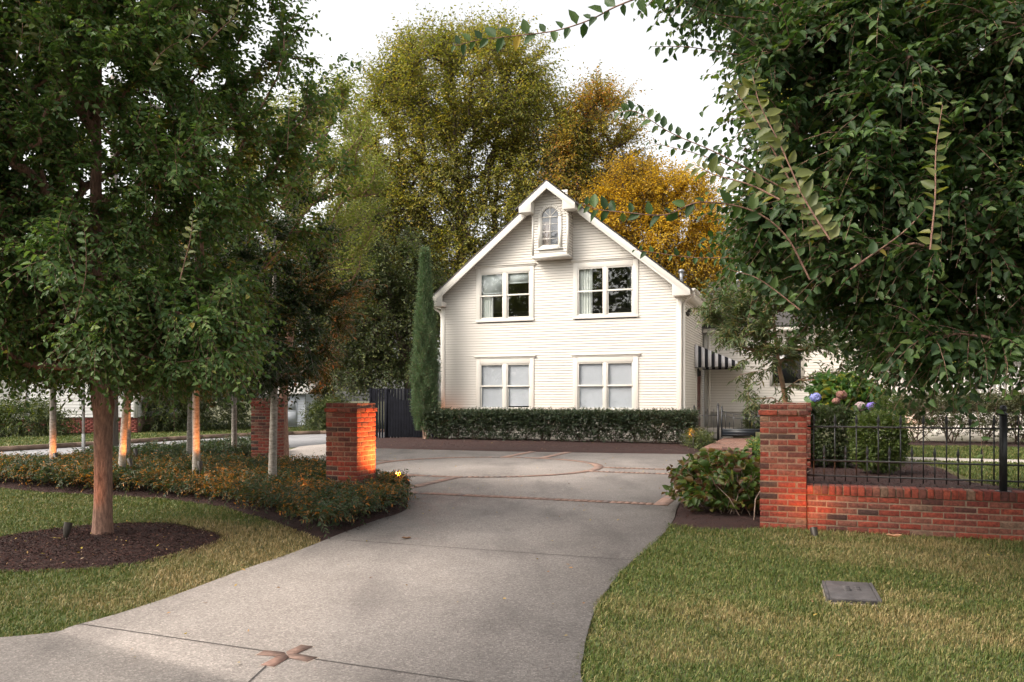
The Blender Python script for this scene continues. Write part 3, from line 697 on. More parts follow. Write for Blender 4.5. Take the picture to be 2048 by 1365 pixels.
    # rake boards and eave returns
    m = lambda u, z, v: (u, v, z)
    R = [(-.36, zo(-.36)), (-.36, 4.70), (.20, 4.70), (.20, zo(.20) - .30), (4.22, AZ - .30), (8.24, zo(8.24) - .30), (8.24, 4.70), (8.80, 4.70), (8.80, zo(8.80)), (4.22, AZ - .0)]
    g = Geo(); g.prism([m(u, z - .012, -.45) for u, z in R], (0, .06, 0))
    g.box(-.355, .195, -.39, .0, 4.70, 4.85); g.box(8.245, 8.795, -.39, .0, 4.70, 4.85); g.build('rake_board', TRIM, t, bevel=.004)
    hz = lambda u: zo(u)
    R = [(3.25, hz(3.25)), (3.25, 7.62), (3.68, 7.62), (3.68, hz(3.68) - .27), (4.22, AZ - .27), (4.76, hz(4.76) - .27), (4.76, 7.62), (5.19, 7.62), (5.19, hz(5.19)), (4.22, AZ)]
    g = Geo(); g.prism([m(u, z - .012, -.92) for u, z in R], (0, .05, 0))
    for a, b in ((3.255, 3.675), (4.765, 5.185)):
        g.prism([(a, -.87, 7.62), (b, -.87, 7.62), (b, -.87, zo(b) - .06), (a, -.87, zo(a) - .06)], (0, .46, 0))
    g.build('gable_hood', TRIM, t, bevel=.004)
    # bay box with arched window
    bx0, bx1, bv, bz0 = 3.60, 4.84, -.50, 6.16
    g = Geo()
    def bspan(za, zb):
        out = []
        if zb > 6.42 and za < 7.86:
            zz_ = max(za, zb); hw = .40 if zz_ < 7.48 else math.sqrt(max(.0, .40 ** 2 - (zz_ - 7.48) ** 2))
            hw = max(hw - .03, 0)
            if hw > .02: return [(bx0 + .02, 4.22 - hw, bx0 + .02, 4.22 - hw), (4.22 + hw, bx1 - .02, 4.22 + hw, bx1 - .02)]
        return [(bx0 + .02, bx1 - .02, bx0 + .02, bx1 - .02)]
    siding(g, bz0 + .05, 8.34, .0885, bspan, lambda a, o, z: (a, bv - o, z))
    siding(g, bz0 + .05, 8.1, .0885, lambda a, b: [(bv, 0, bv, 0)], lambda a, o, z: (bx1 + o, a, z))
    siding(g, bz0 + .05, 8.1, .0885, lambda a, b: [(0, -bv, 0, -bv)], lambda a, o, z: (bx0 - o, -a, z))
    g.box(bx0 - .025, bx1 + .025, bv - .03, .0, bz0 - .04, bz0 + .05)
    g.box(bx0 - .022, bx0 + .05, bv - .026, bv + .05, bz0 + .05, 7.9); g.box(bx1 - .05, bx1 + .022, bv - .026, bv + .05, bz0 + .05, 7.9)
    g.build('window_bay', [WHITE, GROOVE_SHADE], t)
    # arched window
    av = bv - .03; cx, zs, r = 4.22, 7.48, .30; a = np.linspace(math.pi, 0, 17)
    outer = [(cx - r - .11, 6.43)] + [(cx + (r + .11) * math.cos(k), zs + (r + .11) * math.sin(k)) for k in a] + [(cx + r + .11, 6.43)]
    inner = [(cx - r, 6.52)] + [(cx + r * math.cos(k), zs + r * math.sin(k)) for k in a] + [(cx + r, 6.52)]
    g = Geo()
    n = len(outer)
    for i in range(n - 1):
        q = [(*outer[i],), (*outer[i + 1],), (*inner[i + 1],), (*inner[i],)]
        g.prism([(u, av - .018, z) for u, z in q][::-1], (0, .06, 0))
    g.prism([(u, av - .018, z) for u, z in (outer[0], inner[0], inner[-1], outer[-1])][::-1], (0, .06, 0))
    g.box(cx - r - .13, cx + r + .13, av - .05, av + .01, 6.39, 6.432)
    w = g.build('window', TRIM, t)
    g = Geo(); mv0, mv1 = av + .0, av + .02; b = .011
    g.box(cx - b, cx + b, mv0, mv1, 6.52, zs + r); g.box(cx - r, cx + r, mv0 - .006, mv1, zs - .022, zs + .010)
    for z in (6.76, 7.0, 7.24): g.box(cx - r, cx + r, mv0 + .002, mv1, z - b * .8, z + b * .8)
    for s in (-1, 1):
        d = np.array([s * math.sin(.78), 0, math.cos(.78)]); nn = np.array([d[2], 0, -d[0]]) * .010; o = np.array([cx, mv0 + .003, zs])
        g.prism([o - nn, o + nn, o + d * r + nn, o + d * r - nn], (0, .017, 0))
    g.box(cx - r, cx - r + .025, mv0 + .001, mv1, 6.52, zs); g.box(cx + r - .025, cx + r, mv0 + .001, mv1, 6.52, zs); g.box(cx - r, cx + r, mv0 + .001, mv1, 6.52, 6.55)
    g.build('muntins', TRIM, w)
    g = Geo(); g.add([(u, av + .028, z) for u, z in inner], [list(range(len(inner)))]); g.build('glass', GLASS, w)
    g = Geo(); xs = np.linspace(cx - r, cx - .06, 14); 
    for x0, x1 in zip(xs[:-1], xs[1:]): g.add([(x0, av + .09 + .012 * math.sin(x0 * 70), 6.5), (x1, av + .09 + .012 * math.sin(x1 * 70), 6.5), (x1 - .06 * 0, av + .09 + .012 * math.sin(x1 * 70), 7.35), (x0, av + .09 + .012 * math.sin(x0 * 70), 7.35)], [0, 1, 2, 3])
    g.build('curtain', mat_plain('warm_sheer', (.34, .29, .27), .9, .1, 6), w)
    g = Geo(); g.add([(cx - .5, bv + .3, 6.2), (cx + .5, bv + .3, 6.2), (cx + .5, bv + .3, 7.9), (cx - .5, bv + .3, 7.9)], [0, 1, 2, 3]); g.build('inner_shade', mat_plain('grey_shade', (.25, .26, .29), .8, .05, 4), w)

    # double windows
    def window(u0, u1, z0, z1, sashes, zmid, dress):
        g = Geo(); gw = .0
        zt = z1
        g.box(u0, sashes[0][0] - .03, -.045, .02, z0, zt); g.box(sashes[1][1] + .03, u1, -.045, .02, z0, zt)
        g.box(sashes[0][0] - .03, sashes[1][1] + .03, -.047, .02, zt - .19, zt)
        g.box(sashes[0][1] + .03, sashes[1][0] - .03, -.047, .02, z0 + .1, zt - .19)
        g.box(u0 - .015, u1 + .015, -.07, .02, z0 - .01, z0 + .055); g.box(u0 + .1, u1 - .1, -.040, .02, z0 + .055, z0 + .10)
        g.box(u0 - .05, u1 + .05, -.065, .01, zt, zt + .05); g.box(u0 - .075, u1 + .075, -.095, .01, zt + .05, zt + .085)
        w = g.build('window', TRIM, t, bevel=.004)
        ztop = zt - .19
        for k, (a, b) in enumerate(sashes):
            a -= .03; b += .03; zb_ = z0 + .10
            s = Geo(); f = .058
            def frame(y0, y1, za, zc, f):
                s.box(a, a + f, y0, y1, za, zc); s.box(b - f, b, y0, y1, za, zc); s.box(a + f, b - f, y0, y1, za, za + f); s.box(a + f, b - f, y0, y1, zc - f, zc)
            frame(-.030, -.004, zmid - .025, ztop, .045); frame(-.004, .022, zb_, zmid + .022, .05)
            s.box(a, b, -.034, -.0045, zmid - .03, zmid + .012)
            sh = s.build('sash', TRIM, w, bevel=.003)
            q = Geo(); q.add([(a + .03, -.016, zmid), (b - .03, -.016, zmid), (b - .03, -.016, ztop - .02), (a + .03, -.016, ztop - .02)], [0, 1, 2, 3])
            q.add([(a + .03, .010, zb_ + .02), (b - .03, .010, zb_ + .02), (b - .03, .010, zmid), (a + .03, .010, zmid)], [0, 1, 2, 3]); q.build('glass', GLASS, w)
            d = dress[k]
            if d[0] == 'blind':
                bl = Geo(); zz0 = d[1]; n = int((ztop - zz0) / .028)
                for i in range(n):
                    zc = zz0 + (i + .5) * (ztop - zz0) / n
                    bl.add([(a + .035, .046, zc - .016), (b - .035, .046, zc - .016), (b - .035, .056, zc + .016), (a + .035, .056, zc + .016)], [0, 1, 2, 3])
                bl.box(a + .035, b - .035, .04, .06, zz0 - .03, zz0)
                bl.build('blind', BLIND, w)
            if d[0] in ('shade', 'both'):
                bl = Geo(); bl.box(a + .03, b - .03, .045, .05, d[1], ztop); bl.box(a + .03, b - .03, .043, .056, d[1] - .02, d[1] + .02); bl.build('roller_shade', mat_plain('roller_shade_cloth', (.42, .47, .47), .9, .05, 4), w)
            for (ca, cb) in d[2]:
                cg = Geo(); xs = np.linspace(ca, cb, 40); off = lambda x: .10 + .022 * math.sin(x * 62) + .012 * math.sin(x * 137)
                for x0, x1 in zip(xs[:-1], xs[1:]):
                    cg.add([(x0, off(x0), zb_), (x1, off(x1), zb_), (x1, off(x1), ztop), (x0, off(x0), ztop)], [0, 1, 2, 3])
                cg.build('curtain', CURT, w, smooth=True)
    Ls = ((1.52, 2.33), (2.52, 3.31)); Rs = ((5.06, 5.90), (6.06, 6.88))
    window(1.34, 3.48, 4.11, 5.99, Ls, 5.02, (('shade', 5.10, [(1.52, 1.93)]), ('shade', 5.43, [])))
    window(4.88, 7.08, 4.11, 5.99, Rs, 5.02, (('none', 0, [(5.06, 5.50)]), ('none', 0, [(6.82, 6.90)])))
    window(1.34, 3.48, .98, 2.83, Ls, 1.87, (('blind', 1.14, []), ('blind', 1.20, [])))
    window(4.88, 7.08, .98, 2.83, Rs, 1.87, (('blind', 1.13, []), ('blind', 1.13, [])))
    # side door
    g = Geo(); g.box(W - .02, W + .045, 3.5, 3.62, .35, 2.62); g.box(W - .02, W + .045, 4.80, 4.92, .35, 2.62); g.box(W - .02, W + .048, 3.5, 4.92, 2.50, 2.66); fr = g.build('door', TRIM, t, bevel=.004)
    g = Geo(); g.box(W - .03, W + .01, 3.62, 4.80, .38, 2.50)
    for z0, z1 in ((.5, 1.2), (1.35, 2.35)):
        for v0, v1 in ((3.74, 4.15), (4.27, 4.68)): g.box(W + .0, W + .022, v0, v1, z0, z1)
    g.build('door_leaf', DOOR, fr, bevel=.005)
    g = Geo(); a = np.linspace(0, math.pi, 9); g.tube([(W + .012 + .07 * math.sin(k), 3.80, 1.25 + .12 * math.cos(k)) for k in a], .009, 8); g.build('handle', IRON, fr)
    g = Geo(); g.box(W, W + 1.3, 3.3, 5.2, .0, .36); g.build('door_step', CONC_LT, t, bevel=.01)
    # gutter and downspout
    g = Geo(); a = np.linspace(math.pi, 2 * math.pi, 9); pr = [(W + .43 + .075 * math.cos(k), 4.90 + .085 * math.sin(k)) for k in a]
    for v0, v1 in ((-.40, D + .2),):
        for (x0, z0), (x1, z1) in zip(pr[:-1], pr[1:]): g.prism([(x0, v0, z0), (x1, v0, z1), (x1, v0, z1 + .006), (x0, v0, z0 + .006)], (0, v1 - v0, 0))
        g.add([(x, v0, z) for x, z in pr], [list(range(len(pr)))])
    g.build('gutter', TRIM, t)
    g = Geo(); dp = smooth_path([(W + .43, -.20, 4.82), (W + .42, -.16, 4.70), (W + .25, .0, 4.60), (W + .095, .12, 4.50), (W + .085, .14, 4.3), (W + .085, .14, 3.8)], 5)
    g.tube(np.vstack([dp, [(W + .085, .14, .12), (W + .16, .0, .05)]]), .048, 10); g.build('downspout', TRIM, t, smooth=True)
    g = Geo(); dp = smooth_path([(-.43, .0, 4.82), (-.25, .05, 4.62), (-.09, .12, 4.45), (-.085, .14, 3.8)], 5)
    g.tube(np.vstack([dp, [(-.085, .14, .12)]]), .042, 8); g.build('downspout', TRIM, t, smooth=True)
    # roof vent pipe
    g = Geo(); zb = zo(8.16); g.tube([(8.16, 2.0, zb - .1), (8.16, 2.0, zb + .40)], .055, 10); g.lathe([(.06, zb + .36), (.10, zb + .38), (.10, zb + .43), (.05, zb + .47), (0, zb + .475)], (8.16, 2.0, 0), 12); g.build('vent_pipe', STEEL, t)
    # twin floodlight
    g = Geo(); g.lathe([(0, 0), (.05, 0), (.05, .03), (0, .03)], (W + .03, .55, 4.23), 10)
    for dx, dv, dz in ((.16, -.06, .06), (.12, -.10, -.09)):
        c = np.array([W + .03 + dx * .35, .55, 4.24]); d = np.array([dx, dv, dz]); d /= np.linalg.norm(d)
        g.tube([c, c + d * .06, c + d * .10, c + d * .17], [.012, .02, .05, .065], 10)
    g.build('floodlight', BRONZE, t)
    return t
make_house()

# awning over the side door: its own thing, fixed to the wall
aw = thing('striped_awning', 'black and white striped awning over the side door of the white house', 'awning', loc(8.47, 3.1, 2.55), -TH)
g = Geo(); n = 13; Wd, Hh, low = 1.5, .82, .16; zt = lambda x: low + (Hh - low) * (1 - x / Wd)
for side_v in (0, 2.2):
    g = Geo()
    for i in range(n):
        x0, x1 = Wd * i / n, Wd * (i + 1) / n
        g.prism([(x0, side_v, .0 - .02 * (i % 2)), (x1, side_v, .0 - .02 * (i % 2)), (x1, side_v, zt(x1)), (x0, side_v, zt(x0))], (0, .006, 0), i % 2)
    g.build('side_panel', [WHITEFAB, BLACKFAB], aw)
g = Geo(); n = 19
for i in range(n):
    v0, v1 = 2.2 * i / n, 2.2 * (i + 1) / n
    g.prism([(0, v0, Hh + .004), (0, v1, Hh + .004), (Wd, v1, low + .004), (Wd, v0, low + .004)], (0, 0, .006), i % 2)
    g.box(Wd, Wd + .006, v0, v1, -.01 - .02 * (i % 2), low + .004, i % 2)
g.build('canopy', [WHITEFAB, BLACKFAB], aw)
g = Geo(); g.tube([(0, .03, -.01), (Wd, .03, .02)], .013, 6); g.tube([(0, 2.17, -.01), (Wd, 2.17, .02)], .013, 6); g.tube([(Wd - .01, .03, .02), (Wd - .01, 2.17, .02)], .013, 6); g.build('frame', IRON, aw)
g = Geo(); g.box(.0, .05, .62, .74, -.32, -.02); g.box(.02, .12, .64, .72, -.30, -.12); tag(recenter(g.build('wall_lantern', IRON), (0, 0, 0)), 'small black lantern on the wall beneath the striped awning', 'lantern')
bpy.data.objects['wall_lantern'].location = loc(8.48, 3.05, 2.55); bpy.data.objects['wall_lantern'].rotation_euler = (0, 0, -TH)

# connecting wing to the right, and the porch house further right
def boards(g, a0, a1, z0, z1, mp, e=.1):
    n = int(round((z1 - z0) / e)); e = (z1 - z0) / n
    for i in range(n):
        za, zb = z0 + i * e, z0 + (i + 1) * e
        lap(g, a0, a1, a0, a1, za, zb, .024, mp)
wg = thing('house_wing', 'low white clapboard wing with dark roof behind the small iron gate', 'building', loc(8.5, 5.5), -TH)
WL = 7.6
g = Geo(); boards(g, 0, WL, .92, 3.95, lambda a, o, z: (a, -o, z)); boards(g, 0, 5, .92, 3.95, lambda a, o, z: (WL + o, a, z)); g.build('wall', [WHITE, GROOVE_SHADE], wg)
g = Geo(); g.box(0, WL, .01, .2, 0, .92); g.build('foundation', mat_plain('foundation_tan', (.48, .45, .40), .9, .12, 3, bump=.2), wg)
g = Geo(); g.box(0, .10, -.035, .0, .92, 3.95); g.box(-.02, WL + .1, -.33, .02, 3.93, 3.97); g.box(-.02, WL + .1, -.36, -.33, 3.92, 4.10); g.tube([(.2, -.08, .1), (.2, -.08, 3.9)], .04, 8); g.build('trim', TRIM, wg)
g = Geo(); q = [(-.2, -.40, 4.09), (WL + .3, -.40, 4.09), (WL + .3, 3.2, 6.3), (-.2, 3.2, 6.3)]; g.prism(q, (0, 0, .04)); g.prism([(-.2, 3.2, 6.3), (WL + .3, 3.2, 6.3), (WL + .3, 6.6, 4.1), (-.2, 6.6, 4.1)], (0, 0, .04)); g.build('roof', SHINGLE, wg)
g = Geo(); g.box(2.4, 3.6, -.05, .02, 1.9, 3.4); w = g.build('window', TRIM, wg); Geo().box(2.5, 3.5, -.055, -.05, 2.0, 3.3).build('glass', mat_plain('dark_pane', (.015, .017, .02), .1, .1, 3), w)

pr = thing('porch_house', 'white house with railed front porch half hidden by the right foreground tree', 'house', loc(13.8, -4.0, TZ), -TH)
PL, DZ = 14.0, .86
g = Geo(); g.box(0, PL, .0, 2.6, DZ - .06, DZ); g.box(-.03, PL + .03, -.04, .0, DZ - .09, DZ + .004); dk = g.build('porch_floor', mat_plain('brown_deck', (.085, .05, .04), .7, .2, 8), pr)
g = Geo(); g.box(0, PL, .04, .09, 0, .40); g.box(0, PL, .03, .09, .405, DZ - .10); g.box(0, .06, .09, 2.6, 0, DZ - .10); g.build('skirt', WHITE, pr)
g = Geo(); boards(g, -.2, PL, DZ, 7.2, lambda a, o, z: (a, 2.6 - o, z)); boards(g, 0, 8, .3, 7.2, lambda a, o, z: (-.2 - o, 10.6 - a, z)); g.build('wall', [WHITE, GROOVE_SHADE], pr)
g = Geo(); g.box(-.24, -.08, 2.56, 2.7, 0, 7.2); g.box(0, PL, -.02, .28, 3.15, 3.55); g.box(-.06, PL, -.08, .30, 3.55, 3.62); g.box(-.1, PL, -.14, 2.6, 3.62, 3.72); g.box(-.4, PL, 2.2, 2.6, 6.9, 7.2); g.build('trim', TRIM, pr)
g = Geo(); g.prism([(-.3, -.35, 3.74), (PL, -.35, 3.74), (PL, 2.6, 4.75), (-.3, 2.6, 4.75)], (0, 0, .05)); g.prism([(-.6, 2.1, 7.2), (PL, 2.1, 7.2), (PL, 6.6, 10.6), (-.6, 6.6, 10.6)], (0, 0, .05)); g.prism([(-.6, 6.6, 10.6), (PL, 6.6, 10.6), (PL, 11.1, 7.2), (-.6, 11.1, 7.2)], (0, 0, .05)); g.build('roof', SHINGLE, pr)
for x in (.06, 3.4, 6.8, 10.2):
    g = Geo(); g.box(x, x + .17, .04, .21, DZ + .10, 3.0); g.box(x - .03, x + .20, .01, .24, DZ, DZ + .10); g.box(x - .03, x + .20, .01, .24, 3.0, 3.15); g.build('porch_post', TRIM, pr, bevel=.006)
rl = Geo(); rl.box(.23, PL, .09, .16, DZ + .84, DZ + .90); rl.box(.23, PL, .10, .15, DZ + .09, DZ + .15); rl = rl.build('railing', TRIM, pr)
bg = Geo(); bg.lathe([(.028, .15), (.028, .25), (.018, .27), (.036, .38), (.03, .46), (.018, .56), (.028, .62), (.028, .84)], (0, .125, DZ), 8); b0 = bg.build('baluster', TRIM, rl, smooth=True); b0.location.x = .33
for i in range(1, 64):
    c = b0.copy(); C.objects.link(c); c.parent = rl; c.location.x = .33 + i * .115
g = Geo()
for x0 in (1.4, 8.2): g.box(x0, x0 + 1.1, 2.52, 2.6, DZ + .7, 2.9)
w = g.build('window', TRIM, pr); g = Geo()
for x0 in (1.4, 8.2): g.box(x0 + .1, x0 + 1.0, 2.51, 2.52, DZ + .8, 2.8)
g.build('glass', MATS['dark_pane'], w)
g = Geo(); g.box(5.2, 6.2, 2.54, 2.6, DZ, 2.95); g.build('door', DOOR, pr)

# gate path, step, gate and small fence
SU0, SU1 = 9.72, 10.95
g = Geo()
st_ = loc(9.72, -4.75)
rows_b = Geo()
t = thing('brick_step', 'low brick step and brick walk leading up to the iron gate', 'step', loc(9.72, -4.75), -TH)
for r in range(2):
    x = 0
    while x < 1.22:
        b = min(x + .2, 1.24); brick(rows_b, Matrix.Identity(4), x, b, 0, .1, .02 + r * .078, .02 + r * .078 + .07); x += .21
rows_b.box(.005, 1.235, .012, 5.4, 0, .155, 1); rows_b.box(-.0, .1, .11, 5.4, .08, .168, 0)
y = .115
k = 0
while y < 5.3:
    x = .11 - (k % 2) * .105
    while x < 1.2:
        a, b = max(x, .11), min(x + .2, 1.235)
        if b - a > .03: brick(rows_b, Matrix.Identity(4), a, b, y, y + .095, .14, .168)
        x += .21
    y += .105; k += 1
rows_b.build('brick_walk', [mat_island('walk_brick', [(0, (.17, .085, .062)), (.5, (.21, .11, .08)), (.85, (.13, .075, .06)), (1, (.25, .16, .12))], .9, 18, .35, .3), MORTAR], t, bevel=.004)
gt = thing('iron_gate', 'small dark iron gate with sagging curved top rails at the brick walk', 'gate', loc(9.72, .0, .19), -TH)
GW = 1.22
g = Geo(); g.box(.0, GW, -.015, .015, .06, .30); g.box(.03, GW - .03, -.022, .022, .10, .12); g.box(.03, GW - .03, -.022, .022, .25, .27); g.build('kick_plate', GATEM, gt)
g = Geo(); g.box(-.015, .025, -.02, .02, .02, 1.0); g.box(GW - .025, GW + .015, -.02, .02, .02, 1.0); g.build('stile', GATEM, gt)
g = Geo(); xs = np.linspace(0, GW, 17)
for zt in (.86, .74): g.tube([(x, 0, zt - .12 * math.sin(math.pi * x / GW)) for x in xs], .010, 6)
g.build('curved_rail', GATEM, gt)
for x in np.linspace(.12, GW - .12, 5):
    g = Geo(); g.box(x - .007, x + .007, -.007, .007, .30, .86 - .12 * math.sin(math.pi * x / GW)); g.build('bar', GATEM, gt)
for x in np.linspace(.24, GW - .24, 2):
    g = Geo(); g.lathe([(.008, .3), (.008, .42), (.016, .44), (.018, .46), (0, .53)], (x, 0, 0), 8); g.build('bar', GATEM, gt)
g = Geo(); g.lathe([(.0, .86), (.03, .875), (.038, .90), (.03, .93), (0, .945)], (GW - .02, -.03, 0), 12); g.build('finial_ball', mat_plain('polished_ball', (.75, .74, .72), .2, .03, 4, metal=.8), gt)
sf = thing('iron_fence', 'short black iron fence panel between the clipped hedge and the gate', 'fence', loc(8.9, .0, .1), -TH)
for z in (.25, .80):
    Geo().box(0, .72, -.008, .008, z - .01, z + .01).build('rail', IRON, sf)
for x in (.12, .38, .58):
    g = Geo(); g.box(x - .007, x + .007, -.007, .007, .1, .92); g.lathe([(.007, .92), (.015, .94), (.012, .97), (0, 1.03)], (x, 0, 0), 8); g.build('picket', IRON, sf)
g = Geo(); g.box(.68, .745, -.032, .032, -.1, 1.12); g.lathe([(.03, 1.12), (.04, 1.13), (.02, 1.15), (.03, 1.18), (0, 1.21)], (.712, 0, 0), 10); g.build('post', IRON, sf)
g = Geo(); g.box(-.06, -.0, -.03, .03, -.1, 1.02); g.lathe([(.03, 1.02), (.045, 1.04), (.02, 1.06), (.035, 1.09), (0, 1.13)], (-.03, 0, 0), 10); g.build('post', IRON, sf)
dk = thing('slatted_fence', 'top of a small dark slatted fence right of the iron gate', 'fence', loc(11.0, .5, .1), -TH)
g = Geo()
for i in range(9): g.box(i * .085, i * .085 + .05, -.01, .012, .0, 1.12 - .02 * (i % 2))
g.build('slats', GATEM, dk); g = Geo(); g.box(-.03, .8, .012, .04, .80, .86); g.box(-.03, .8, .012, .04, .2, .26); g.build('rail', GATEM, dk)

# charcoal wood fence with gate, left of the house
wf = thing('wood_fence', 'charcoal stained board fence with a scooped gate left of the house', 'fence', loc(-2.55, -.35), -TH)
g = Geo(); x = -.15
while x < .55:
    g.box(x, x + .088, -.01 + .004 * random.random(), .015, .0, 1.80 - .01 * random.random()); x += .10 if x < .0 else .115
x = .52
while x < 2.5:
    g.box(x, x + .10, .05, .07, .0, 1.78 + .02 * random.random()); x += .125
g.build('board_panel', CHAR, wf, bevel=.003)
g = Geo(); x = .56
while x < 1.95:
    zt = 1.36 + .30 * ((x - 1.3) / .75) ** 2; g.box(x, x + .108, -.02, .0, .05, zt); x += .112
g.build('gate_leaf', CHAR, wf, bevel=.003)
g = Geo(); g.box(.44, .55, -.04, .05, 0, 1.78); g.box(1.99, 2.1, -.04, .05, 0, 1.78); g.box(-.2, -.14, -.03, .05, 0, 1.83); g.build('post', CHAR, wf)

# ------------------------------------------------------------------ neighbours across the street
nb = thing('neighbour_house', 'white clapboard neighbour house on brick foundation across the street', 'house', (-15.2, 32.4, .05), math.radians(8))
g = Geo(); boards(g, -4.2, 0, .62, 4.2, lambda a, o, z: (a, -o, z), .13); boards(g, 0, 9, .62, 4.2, lambda a, o, z: (o, a, z), .13); boards(g, -12, -4.2, .5, 4.2, lambda a, o, z: (a, 2.0 - o, z), .13); boards(g, 0, 2, .62, 4.2, lambda a, o, z: (-4.2 - o, 2 - a, z), .13); g.build('wall', [SHADE_WHITE, GROOVE_SHADE], nb)
g = Geo()
for r in range(8):
    x = -4.2 - (r % 2) * .105
    while x < 0:
        brick(g, Matrix.Identity(4), max(x, -4.2), min(x + .2, 0), 0.02, .12, r * .075, r * .075 + .066); x += .21
g.box(-4.2, -.01, .03, 9, 0, .61, 1); g.box(-12, -4.2, 2.03, 9, 0, .5, 0); g.build('foundation', [mat_island('dull_red_brick', [(0, (.16, .035, .028)), (1, (.22, .06, .045))], .9, 20, .25, .3), MORTAR], nb)
g = Geo(); g.box(-.12, .03, -.03, .05, .6, 4.2); g.box(-4.23, -4.1, -.03, .05, .6, 4.2); g.build('corner_trim', SHADE_WHITE, nb)
g = Geo(); g.prism([(-12.4, -.4, 4.2), (.4, -.4, 4.2), (.4, 4.4, 6.6), (-12.4, 4.4, 6.6)], (0, 0, .06)); g.prism([(-12.4, 4.4, 6.6), (.4, 4.4, 6.6), (.4, 9.3, 4.2), (-12.4, 9.3, 4.2)], (0, 0, .06)); g.build('roof', SHINGLE, nb)
sh = thing('garden_shed', 'small white clapboard shed with a plain door across the street', 'shed', (-11.9, 39.5, .02), math.radians(-6))
g = Geo(); boards(g, 0, 1.75, .1, 1.62, lambda a, o, z: (a, -o, z), .13); boards(g, 0, 3, .1, 1.62, lambda a, o, z: (1.75 + o, a, z), .13); g.box(0, 1.75, .01, 3, 0, .1); g.build('wall', [mat_plain('cool_white_paint', (.62, .66, .72), .6, .06, 1), GROOVE_SHADE], sh)
g = Geo(); g.prism([(-.2, -.25, 1.60), (2.0, -.25, 1.60), (2.0, 1.5, 2.3), (-.2, 1.5, 2.3)], (0, 0, .06)); g.prism([(-.2, 1.5, 2.3), (2.0, 1.5, 2.3), (2.0, 3.2, 1.6), (-.2, 3.2, 1.6)], (0, 0, .06)); g.build('roof', SHADE_WHITE, sh)
g = Geo(); g.box(.55, 1.35, -.05, .0, .08, 1.5); g.box(.62, 1.28, -.06, -.05, .85, 1.4); g.box(.62, 1.28, -.06, -.05, .18, .75); g.build('door', MATS['cool_white_paint'], sh)

# utility pole and sign post
t = thing('utility_pole', 'thick weathered grey wooden utility pole beside the street', 'utility pole', (-9.3, 18.7, -.02))
g = Geo(); g.tube([(0, 0, z) for z in (0, 2, 5, 9)], [.095, .09, .085, .08], 12)
g.build('pole', mat_bark('weathered_wood', (.17, .145, .13), (.34, .30, .28), (14, 14, 1.2), .3), t, smooth=True)
g = Geo(); g.box(-1.1, 1.1, -.06, .06, 8.2, 8.32); g.build('crossarm', MATS['weathered_wood'], t)
t = thing('sign_post', 'slim galvanised steel street sign post at the kerb', 'sign post', (-8.65, 16.15, -.02))
g = Geo(); 
for r_, z0, z1 in ((.030, 0, .75), (.024, .70, 2.6)): g.box(-r_, r_, -r_ * .6, r_ * .6, z0, z1)
g.build('post', STEEL, t, bevel=.003)
g = Geo(); g.box(-.23, .23, -.03, -.026, 2.0, 2.6); g.build('sign_plate', STEEL, t, bevel=.01)

# ================================================================== PLANTS
def rdir(n, up=0.0):
    d = RNG.normal(size=(n, 3)); d /= np.linalg.norm(d, axis=1)[:, None]; d[:, 2] += up
    return d / np.linalg.norm(d, axis=1)[:, None]
def sprays(g, org, d, length, K, leafL, leafW, droop=.25, mat=0, twig=None, tw_r=.003, fold=.25, curl=.18, spread=.85, tipsz=.7, flat=.5):
    """twigs from org along d, each with K leaves set alternately"""
    N = len(org); length = np.broadcast_to(length, N)
    t = (np.arange(K) + .6) / K
    d = d / np.linalg.norm(d, axis=1)[:, None]
    bend = np.stack([RNG.normal(0, .12, N), RNG.normal(0, .12, N), -np.abs(RNG.normal(droop, droop * .4, N))], 1)
    T = t[None, :, None]
    pos = org[:, None] + d[:, None] * length[:, None, None] * T + bend[:, None] * length[:, None, None] * T ** 2
    tan = d[:, None] + 2 * bend[:, None] * T; tan /= np.linalg.norm(tan, axis=2)[..., None]
    upv = np.array([0, 0, 1.0]) + RNG.normal(0, flat, (N, 1, 3))
    sd = np.cross(tan, upv); sd /= np.linalg.norm(sd, axis=2)[..., None] + 1e-9
    sg = np.where(np.arange(K) % 2 == 0, 1, -1)[None, :, None]
    ld = tan * .55 + sd * sg * spread + np.array([0, 0, -.25]) + RNG.normal(0, .22, (N, K, 3))
    nu = np.cross(sd, tan) + RNG.normal(0, .25, (N, K, 3))
    sc = (1 - (1 - tipsz) * T[..., 0]) * RNG.uniform(.6, 1.25, (N, K))
    g.leaves(pos.reshape(-1, 3), ld.reshape(-1, 3), nu.reshape(-1, 3), (leafL * sc).ravel(), (leafW * sc).ravel(), fold, curl, mat)
    if twig is not None:
        tt = np.linspace(0, 1, 4)[None, :, None]
        P = org[:, None] + d[:, None] * length[:, None, None] * tt + bend[:, None] * length[:, None, None] * tt ** 2
        g.tubes(P, np.broadcast_to(np.array([1, .8, .6, .3]) * tw_r, (N, 4)), 3, twig)
